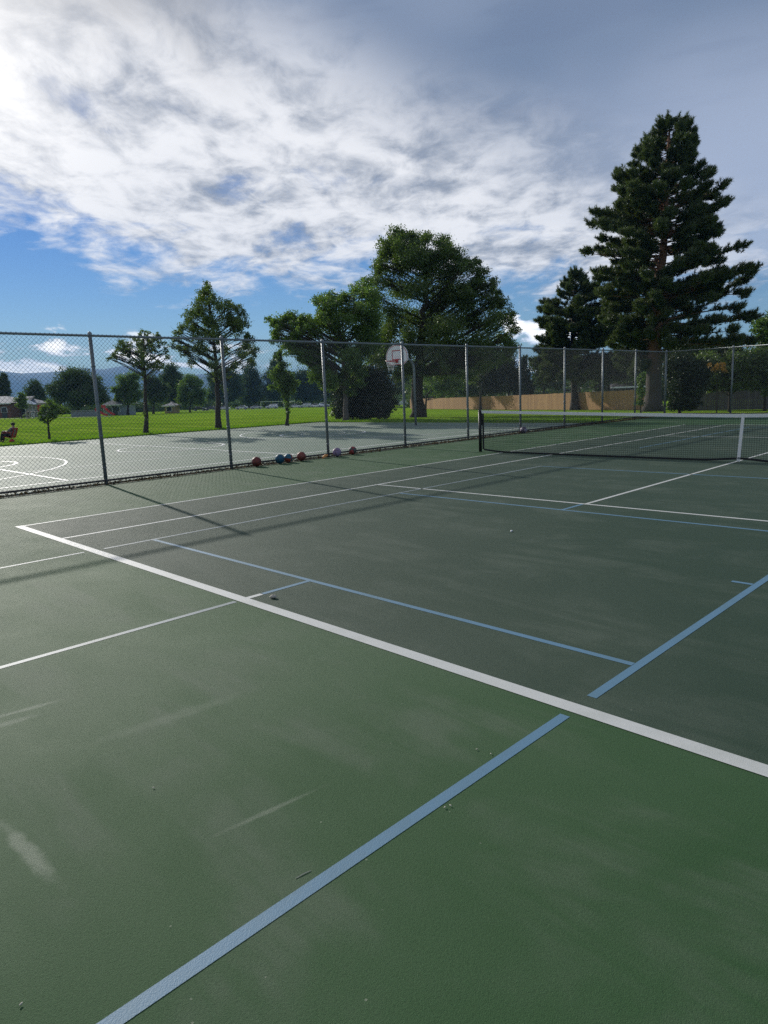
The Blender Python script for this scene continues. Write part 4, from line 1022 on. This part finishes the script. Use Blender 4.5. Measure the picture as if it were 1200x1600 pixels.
cars = [(312, 262, 'sedan', 'black', 0, 'black sedan at left end of the row of parked cars', 0), (330, 268, 'sedan', 'grey', 0, 'dark grey sedan hidden partly by tall slim trunk', 1),
        (350, 275, 'sedan', 'white', 0, 'white sedan just left of second fence post', 0), (378, 280, 'sedan', 'white', 0, 'white sedan just right of second fence post', 1),
        (401, 285, 'sedan', 'silver', 0, 'silver sedan under left side of the soccer goal', 0), (425, 286, 'suv', 'white', 0, 'long white vehicle seen through the soccer goal', 1),
        (462, 292, 'sedan', 'white', 0, 'white sedan just right of slim young tree', 0), (477.5, 288, 'suv', 'silver', 0, 'silver SUV in the row above the balls', 1),
        (494, 296, 'sedan', 'white', 0, 'white sedan with blue shade right of silver SUV', 0), (501, 303, 'sedan', 'blue', .1, 'dark blue sedan tucked behind white ones', 1),
        (507, 298, 'suv', 'white', .05, 'white SUV at right end of the row of parked cars', 0),
        (631, 207, 'suv', 'silver', 0, 'silver SUV parked alone left of cedar fence', 1)]
for (px, w, typ, colr, rz, lab, flip) in cars:
    if typ not in protos: o = protos[typ] = car_proto(typ == 'suv')
    else: o = copy_thing(protos[typ])
    w *= .9 if w > 250 else 1.0
    p = stand(px, w); o.location = (p[0], p[1], p[2]+.03); o.rotation_euler = (0, 0, math.atan2(HR[1], HR[0])+rz+(math.pi if flip else 0))
    for ch in o.children:
        if ch.name.startswith('body'):
            ch.data = ch.data if ch.data.users == 1 and ch.data.materials[0] == paints[colr] else ch.data.copy(); ch.data.materials[0] = paints[colr]
    tag(o, lab, 'car', None if 'alone' in lab else 'cars parked beyond the lawn')
# parking strip under the cars
m = MB(); a = stand(280, 231); b_ = stand(530, 262)
n_ = HF*14; qs = []
for p in (a, b_): qs += [(p[0], p[1]), (p[0]+n_[0], p[1]+n_[1])]
K = 12
for i in range(K):
    f0, f1 = i/K, (i+1)/K
    def PT(f, g):
        x = (a[0]*(1-f)+b_[0]*f)+n_[0]*g; y = (a[1]*(1-f)+b_[1]*f)+n_[1]*g; return (x, y, ground(x, y)+.03)
    m.add([PT(f0, 0), PT(f1, 0), PT(f1, 1), PT(f0, 1)], [(0, 1, 2, 3)])
struct(m.build('parking_lot', simple('asphalt', (.055, .055, .058), .9, .2, 2)))
# soccer goal
a = stand(408, 224); b_ = stand(444, 224); g = empty('soccer_goal', (a+b_)/2, 'white soccer goal frame on lawn before the cars', 'goal')
o_ = (a+b_)/2; m = MB(); bk = HF*1.6
m.tube([a-o_, a-o_+np.array([0, 0, 2.44]), b_-o_+np.array([0, 0, 2.44]), b_-o_], .06, 8); m.build('goal_frame', M_white, g)
m = MB()
for q in (a, b_):
    m.tube([q-o_+np.array([0, 0, 2.44]), q-o_+bk*.4+np.array([0, 0, 2.2]), q-o_+bk], .03, 6)
m.tube([a-o_+bk, b_-o_+bk], .03, 6); m.build('back_stay', M_steel, g)
a = stand(454, 224)
g = empty('information_board', a, 'small white bar sign right of slim young tree', 'sign', rz=math.atan2(HR[1], HR[0]))
m = MB(); m.box((.5, 0, 2.35), (2.0, .06, .16)); m.build('board', M_white, g)
m = MB(); m.tube([(-.4, 0, 0), (-.4, 0, 2.3)], .05, 6); m.tube([(1.4, 0, 0), (1.4, 0, 2.3)], .05, 6); m.build('post', M_steel, g)

# ------------------------------------------------------------------ seated person
pp, wp_ = hit(16, 691.5)
CH = empty('camp_chair', pp, 'red folding camp chair on lawn edge at far left', 'chair', rz=math.atan2(HR[1], HR[0]))
M_rf = simple('red_fabric', (.42, .025, .03), .8, .2, 12); M_df = simple('dark_fabric', (.018, .018, .026), .85, .3, 12)
k = .78
def sc(mb): mb.v = [(x*k, y*k, z*k) for x, y, z in mb.v]; return mb
m = MB(); m.add([(-.25, -.27, .38), (.22, -.27, .30), (.22, .27, .30), (-.25, .27, .38), (-.25, -.27, .355), (.22, -.27, .275), (.22, .27, .275), (-.25, .27, .355)], [(0, 1, 2, 3), (7, 6, 5, 4), (0, 4, 5, 1), (2, 6, 7, 3), (3, 7, 4, 0), (1, 5, 6, 2)]); sc(m).build('seat', M_rf, CH)
m = MB(); m.add([(.20, -.27, .30), (.42, -.27, .86), (.42, .27, .86), (.20, .27, .30), (.225, -.27, .295), (.445, -.27, .855), (.445, .27, .855), (.225, .27, .295)], [(0, 1, 2, 3), (7, 6, 5, 4), (0, 4, 5, 1), (2, 6, 7, 3), (1, 5, 6, 2)]); sc(m).build('backrest', M_rf, CH)
for y in (-.29, .29):
    m = MB(); m.tube([(-.27, y, 0), (.24, y, .33), (.43, y, .86)], .013, 6); sc(m).build('leg', M_blackp, CH)
    m = MB(); m.tube([(.27, y, 0), (-.26, y, .37), (-.28, y, .58)], .013, 6); sc(m).build('leg', M_blackp, CH)
    m = MB(); m.box((0, y, .59), (.6, .06, .025)); sc(m).build('armrest', M_rf, CH)
# body grown with the skin modifier
M_skin = simple('skin', (.42, .25, .18), .6, .08)
PR = empty('person', pp, 'person in dark clothes sitting back in red camp chair', 'person', rz=math.atan2(HR[1], HR[0]))
J = {'pel': (.13, 0, .42, .13), 'sp': (.20, 0, .60, .125), 'ch': (.27, 0, .78, .13), 'ne': (.31, 0, .93, .055), 'hd': (.30, 0, 1.02, .085), 'tp': (.30, 0, 1.12, .075)}
E_ = [('pel', 'sp'), ('sp', 'ch'), ('ch', 'ne'), ('ne', 'hd'), ('hd', 'tp')]
for s_, y in (('l', .1), ('r', -.1)):
    J['hip'+s_] = (.08, y, .42, .095); J['kn'+s_] = (-.34, y*1.3, .52, .065); J['an'+s_] = (-.46, y*1.3, .10, .045); J['to'+s_] = (-.64, y*1.4, .05, .035)
    J['sh'+s_] = (.27, y*1.9, .84, .065); J['el'+s_] = (.06, y*2.5, .64, .045); J['wr'+s_] = (-.16, y*1.5, .68, .032); J['pa'+s_] = (-.24, y*1.3, .68, .034)
    E_ += [('pel', 'hip'+s_), ('hip'+s_, 'kn'+s_), ('kn'+s_, 'an'+s_), ('an'+s_, 'to'+s_), ('ch', 'sh'+s_), ('sh'+s_, 'el'+s_), ('el'+s_, 'wr'+s_), ('wr'+s_, 'pa'+s_)]
    for q in range(5):
        fn = 'f%d%s' % (q, s_); yy = y*1.3+(q-2)*.018
        if q == 4: J[fn] = (-.23, y*1.3-np.sign(y)*.06, .67, .010)
        else: J[fn] = (-.32-.01*(q % 2), yy, .655, .009)
        E_.append(('pa'+s_, fn))
names = list(J); me = bpy.data.meshes.new('person_body')
me.from_pydata([tuple(k*c for c in J[n_][:3]) for n_ in names], [(names.index(a_), names.index(b__)) for a_, b__ in E_], [])
bo = bpy.data.objects.new('body', me); C.objects.link(bo); bo.parent = PR
md = bo.modifiers.new('Skin', 'SKIN'); md.use_smooth_shade = True
for i, n_ in enumerate(names):
    sv = me.skin_vertices[0].data[i]; sv.radius = (J[n_][3]*k, J[n_][3]*k); sv.use_root = (n_ == 'pel')
bo.modifiers.new('Subdivision', 'SUBSURF').levels = 1; bo.modifiers['Subdivision'].render_levels = 2
me.materials.append(M_skin)
m = MB(); m.tube([(.12, 0, .40), (.19, 0, .56), (.26, 0, .74), (.285, 0, .86), (.30, 0, .91)], [.155, .15, .165, .14, .07], 12)
for y in (.19, -.19): m.tube([(.27, y*.75, .84), (.18, y*1.15, .75), (.07, y*1.3, .65)], [.085, .075, .06], 8)
sc(m).build('shirt', simple('light_shirt', (.20, .18, .18), .9, .2), PR, True)
m = MB()
for y in (.1, -.1): m.tube([(.12, y*.9, .42), (-.14, y*1.2, .49), (-.34, y*1.3, .53), (-.41, y*1.3, .34), (-.46, y*1.3, .14)], [.125, .105, .09, .072, .06], 10)
m.tube([(-.05, 0, .50), (-.4, 0, .60)], [.12, .12], 8)
sc(m).build('trousers', M_df, PR, True)
m = MB(); m.ball((.315, 0, 1.09), .115, 14, 10, (1.0, .9, .9)); sc(m).build('hair', simple('dark_hair', (.02, .016, .014), .7), PR, True)
m = MB(); m.ball((.192, 0, 1.04), .022, 8, 6); m.ball((.205, .035, 1.06), .011, 6, 5); m.ball((.205, -.035, 1.06), .011, 6, 5); sc(m).build('face', M_skin, PR, True)
m = MB()
for y in (.13, -.14): m.ball((-.55, y, .055), .075, 10, 8, (1.7, .75, .75))
sc(m).build('shoes', M_blackp, PR, True)
m = MB(); m.ball((0, 0, .1), .16, 14, 8, (1.5, .9, .62)); m.tube([(-.12, 0, .17), (0, 0, .26), (.12, 0, .17)], .014, 6)
o = sc(m).build('bag', M_rf, None, True); q = pp+HR*.22-HF*.25; o.location = (q[0], q[1], q[2]); tag(o, 'small red bag on grass under the camp chair', 'bag')

# ------------------------------------------------------------------ hills
def hills():
    mb = MB(); cols = 120; rows = 7
    pxs = np.linspace(-900, 2100, cols)
    kx = [-900, -300, 0, 30, 70, 110, 150, 175, 200, 215, 260, 300, 380, 480, 600, 900, 2100]
    ky = [590, 584, 577, 580, 585, 583, 575, 579, 575, 573, 578, 586, 585, 590, 592, 580, 570]
    rr = random.Random(5)
    for i, x in enumerate(pxs):
        y = np.interp(x, kx, ky)+1.2*math.sin(x*.05)+.8*math.sin(x*.021+2)
        dx = math.atan((x-600)/FPX)
        for j in range(rows):
            f = j/(rows-1); w = 5200+1300*f
            d = HF+HR*math.tan(dx)
            if j < rows: 
                top = at(x, y, 6500.0)[2]+9
            z = -6.9+(top)*(math.sin(f*math.pi/2)**1.3)*(1+.05*math.sin(x*.3+j)*math.sin(f*math.pi))
            base = CAM+d*w
            mb.v.append((base[0]+40*math.sin(i*1.3+j), base[1], z))
    for i in range(cols-1):
        for j in range(rows-1):
            a_ = i*rows+j; mb.f.append((a_, a_+rows, a_+rows+1, a_+1))
    return mb.build('hills', simple('haze_tinted_forest', (.035, .07, .085), .95, .4, .01), None, True)  # forest green shifted to blue: part of the distance haze is in this colour
struct(hills())

# ------------------------------------------------------------------ haze
USE_HAZE = True
if USE_HAZE:
    m = bpy.data.materials.new('haze'); m.use_nodes = True; t = NT(m.node_tree); t.n.remove(t.n['Principled BSDF'])
    v = t.node('ShaderNodeVolumePrincipled'); v.inputs['Color'].default_value = (.20, .52, 1.0, 1); v.inputs['Density'].default_value = 1.2e-4; v.inputs['Anisotropy'].default_value = 0.0
    t.l.new(v.outputs[0], t.n['Material Output'].inputs['Volume'])
    mb = MB(); mb.box((0, 0, 225), (19500, 19800, 480)); 
    # bottom a metre below the lowest ground
    mb.v = [(x, y, -7.5 if z < 0 else 420) for x, y, z in mb.v]
    o = mb.build('haze', m); o['kind'] = 'stuff'; o['label'] = 'thin blue haze over the far hills'; o['category'] = 'haze'

# ------------------------------------------------------------------ sky and sun
SUN_EL, SUN_DIR = RAD(23.0), np.array([-.984, .178, 0.0])
world = bpy.data.worlds.new('World'); bpy.context.scene.world = world; world.use_nodes = True
t = NT(world.node_tree); bg = t.n['Background']; out = t.n['World Output']
sky = t.node('ShaderNodeTexSky'); sky.sky_type = 'NISHITA'; sky.sun_disc = False; sky.sun_elevation = SUN_EL
sky.sun_rotation = math.atan2(SUN_DIR[0], SUN_DIR[1]); sky.altitude = 1600; sky.dust_density = .05; sky.air_density = 1.3; sky.ozone_density = 4.0
hs = t.node('ShaderNodeHueSaturation'); hs.inputs['Saturation'].default_value = 1.25; hs.inputs['Hue'].default_value = .518; t.l.new(sky.outputs[0], hs.inputs['Color']); t.l.new(hs.outputs[0], bg.inputs[0]); bg.inputs[1].default_value = .056
G = t.node('ShaderNodeTexCoord').outputs['Generated']
a = t.dot(G, HR); b = t.dot(G, HF); z = t.dot(G, (0, 0, 1))
phi = t.m('MULTIPLY', t.m('ARCTAN2', a, b), 57.2958); el = t.m('MULTIPLY', t.m('ARCSINE', z), 57.2958)
zz = t.m('ADD', t.m('MAXIMUM', z, 0.0), .10)
PL = t.comb(t.m('DIVIDE', a, zz), t.m('DIVIDE', b, zz), 0.0)
ANG = t.comb(t.m('MULTIPLY', phi, .1), t.m('MULTIPLY', el, .1), 0.0)
nb_ = t.noise(PL, .9, 6, .55, .4)                         # broad masses
PS = t.mapping(PL, rot=(0, 0, RAD(25)), sc=(1.5, 1.0, 1))
nm = t.noise(PS, 2.1, 9, .60, .25)                        # mottled puffs
nf = t.noise(t.mapping(PL, rot=(0, 0, RAD(18)), sc=(1.6, 1.2, 1)), 4.6, 8, .6, .5)
na = t.noise(t.mapping(ANG, sc=(.55, 1.5, 1), rot=(0, 0, RAD(-12))), 2.2, 7, .6, .5)
# cloud deck edge: higher at the left, lower to the right
edge = t.m('ADD', 8.2, t.ss(phi, -12, -30, 0.0, 4.2))
edge = t.m('SUBTRACT', edge, t.ss(phi, 4, 20, 0.0, 2.2))
dev = t.m('ADD', t.m('SUBTRACT', el, edge), t.m('MULTIPLY', t.m('SUBTRACT', na, .5), 13.0))
dev = t.m('ADD', dev, t.m('MULTIPLY', t.m('SUBTRACT', nf, .5), 5.0))
deck = t.ss(dev, -.6, 3.4)
holes = t.m('MULTIPLY', t.ss(t.m('ADD', t.m('MULTIPLY', nm, .65), t.m('MULTIPLY', nb_, .45)), .52, .40), t.ss(el, 24, 17))
deck = t.m('MULTIPLY', deck, t.m('SUBTRACT', 1.0, t.m('MULTIPLY', t.m('MULTIPLY', holes, .6), t.ss(phi, 6, -6))))
# low heaped clouds near the horizon
nl = t.noise(t.mapping(ANG, sc=(.7, 2.0, 1), loc=(3.1, .4, 0)), 2.6, 8, .6, .4)
lowb = t.m('MULTIPLY', t.ss(el, 7.6, 3.6), t.ss(phi, -4, -14))
lowb2 = t.m('MULTIPLY', t.m('MULTIPLY', t.ss(el, 7.5, 5.0), t.ss(phi, 8, 11)), t.ss(phi, 20, 15))
low = t.ss(t.m('ADD', nl, t.m('MULTIPLY', t.m('ADD', lowb, lowb2), .26)), .705, .785)
low = t.m('MULTIPLY', low, t.m('MINIMUM', t.m('ADD', lowb, lowb2), 1.0))
# colour of the mottled deck
tone = t.m('ADD', t.m('ADD', t.m('MULTIPLY', nm, .62), t.m('MULTIPLY', nf, .42)), t.m('MULTIPLY', t.m('SUBTRACT', nb_, .5), .5))
k1 = t.ss(tone, .345, .605)
ccol = t.mix(k1, (.215, .24, .29), (.66, .66, .675))
# darker base patches high on the left
dk = t.m('MULTIPLY', t.ss(t.m('ADD', t.m('ADD', el, t.m('MULTIPLY', nb_, 20)), t.m('MULTIPLY', nm, 12)), 37, 46), t.ss(phi, -4, -14))
ccol = t.mix(t.m('MULTIPLY', dk, .7), ccol, (.14, .14, .15))
# smooth grey-blue layer in the upper right
sv = t.m('ADD', t.m('SUBTRACT', el, 21.5), t.m('MULTIPLY', phi, .46))
sv = t.m('ADD', sv, t.m('MULTIPLY', t.m('SUBTRACT', nb_, .5), 9.0))
st = t.ss(sv, -5.0, 6.5)
nsm = t.noise(PL, 1.1, 3, .5, .3)
scol = t.mix(t.ss(nsm, .35, .65), (.125, .165, .245), (.19, .23, .315))
stk = t.noise(t.mapping(ANG, rot=(0, 0, RAD(-42)), sc=(.5, 3.0, 1)), 1.3, 3, .5, .2)
scol = t.mix(t.m('MULTIPLY', t.ss(stk, .52, .62), .45), scol, (.12, .155, .235))
scol = t.mix(t.m('MULTIPLY', t.ss(phi, 6, 26), t.ss(el, 26, 14)), scol, (.28, .325, .425))
ccol = t.mix(st, ccol, scol)
# brightening towards the sun
SD = np.array([SUN_DIR[0]*math.cos(SUN_EL), SUN_DIR[1]*math.cos(SUN_EL), math.sin(SUN_EL)])
sd = t.m('MAXIMUM', t.dot(G, SD), 0.0)
glow = t.m('POWER', sd, 60.0)
ccol = t.mix(t.m('MULTIPLY', glow, .6), ccol, (1.25, 1.2, 1.13))
cov = t.m('MAXIMUM', deck, t.m('MULTIPLY', st, .97))
cov = t.m('MULTIPLY', cov, t.ss(el, .5, 2.5))
lcol = t.mix(t.ss(nl, .48, .66), (.85, .88, .95), (1.7, 1.6, 1.45))
ccol = t.mix(t.m('MULTIPLY', low, t.m('SUBTRACT', 1.0, cov)), ccol, lcol)
cov = t.m('MAXIMUM', cov, t.m('MULTIPLY', low, .95))
bg2 = t.node('ShaderNodeBackground'); t.l.new(ccol, bg2.inputs[0]); bg2.inputs[1].default_value = 1.0
mx = t.node('ShaderNodeMixShader'); t.l.new(cov, mx.inputs[0]); t.l.new(bg.outputs[0], mx.inputs[1]); t.l.new(bg2.outputs[0], mx.inputs[2])
t.l.new(mx.outputs[0], out.inputs['Surface'])

sun = bpy.data.lights.new('sun', 'SUN'); sun.energy = 3.0; sun.angle = RAD(.8); sun.color = (1.0, .95, .87)
so = bpy.data.objects.new('sun', sun); C.objects.link(so)
from mathutils import Vector, Matrix
so.rotation_euler = Vector(SD).to_track_quat('Z', 'Y').to_euler(); so.location = tuple(SD*80)

# ------------------------------------------------------------------ camera
cd = bpy.data.cameras.new('camera'); co = bpy.data.objects.new('camera', cd); C.objects.link(co)
cd.sensor_fit = 'HORIZONTAL'; cd.sensor_width = 36.0; cd.lens = FPX/1200*36.0; cd.clip_start = .05; cd.clip_end = 30000
R = Matrix(((CR[0], CU[0], -CF[0]), (CR[1], CU[1], -CF[1]), (CR[2], CU[2], -CF[2])))
co.matrix_world = Matrix.Translation(Vector(CAM)) @ R.to_4x4()
S = bpy.context.scene; S.camera = co
S.view_settings.view_transform = 'Standard'; S.view_settings.look = 'None'; S.view_settings.exposure = 0.56; S.view_settings.gamma = 1.0
S.cycles.use_denoising = False
S.cycles.use_adaptive_sampling = False; S.cycles.sample_clamp_direct = 4.0; S.cycles.sample_clamp_indirect = 2.0
S.cycles.max_bounces = 8; S.cycles.transparent_max_bounces = 8; S.cycles.volume_bounces = 0
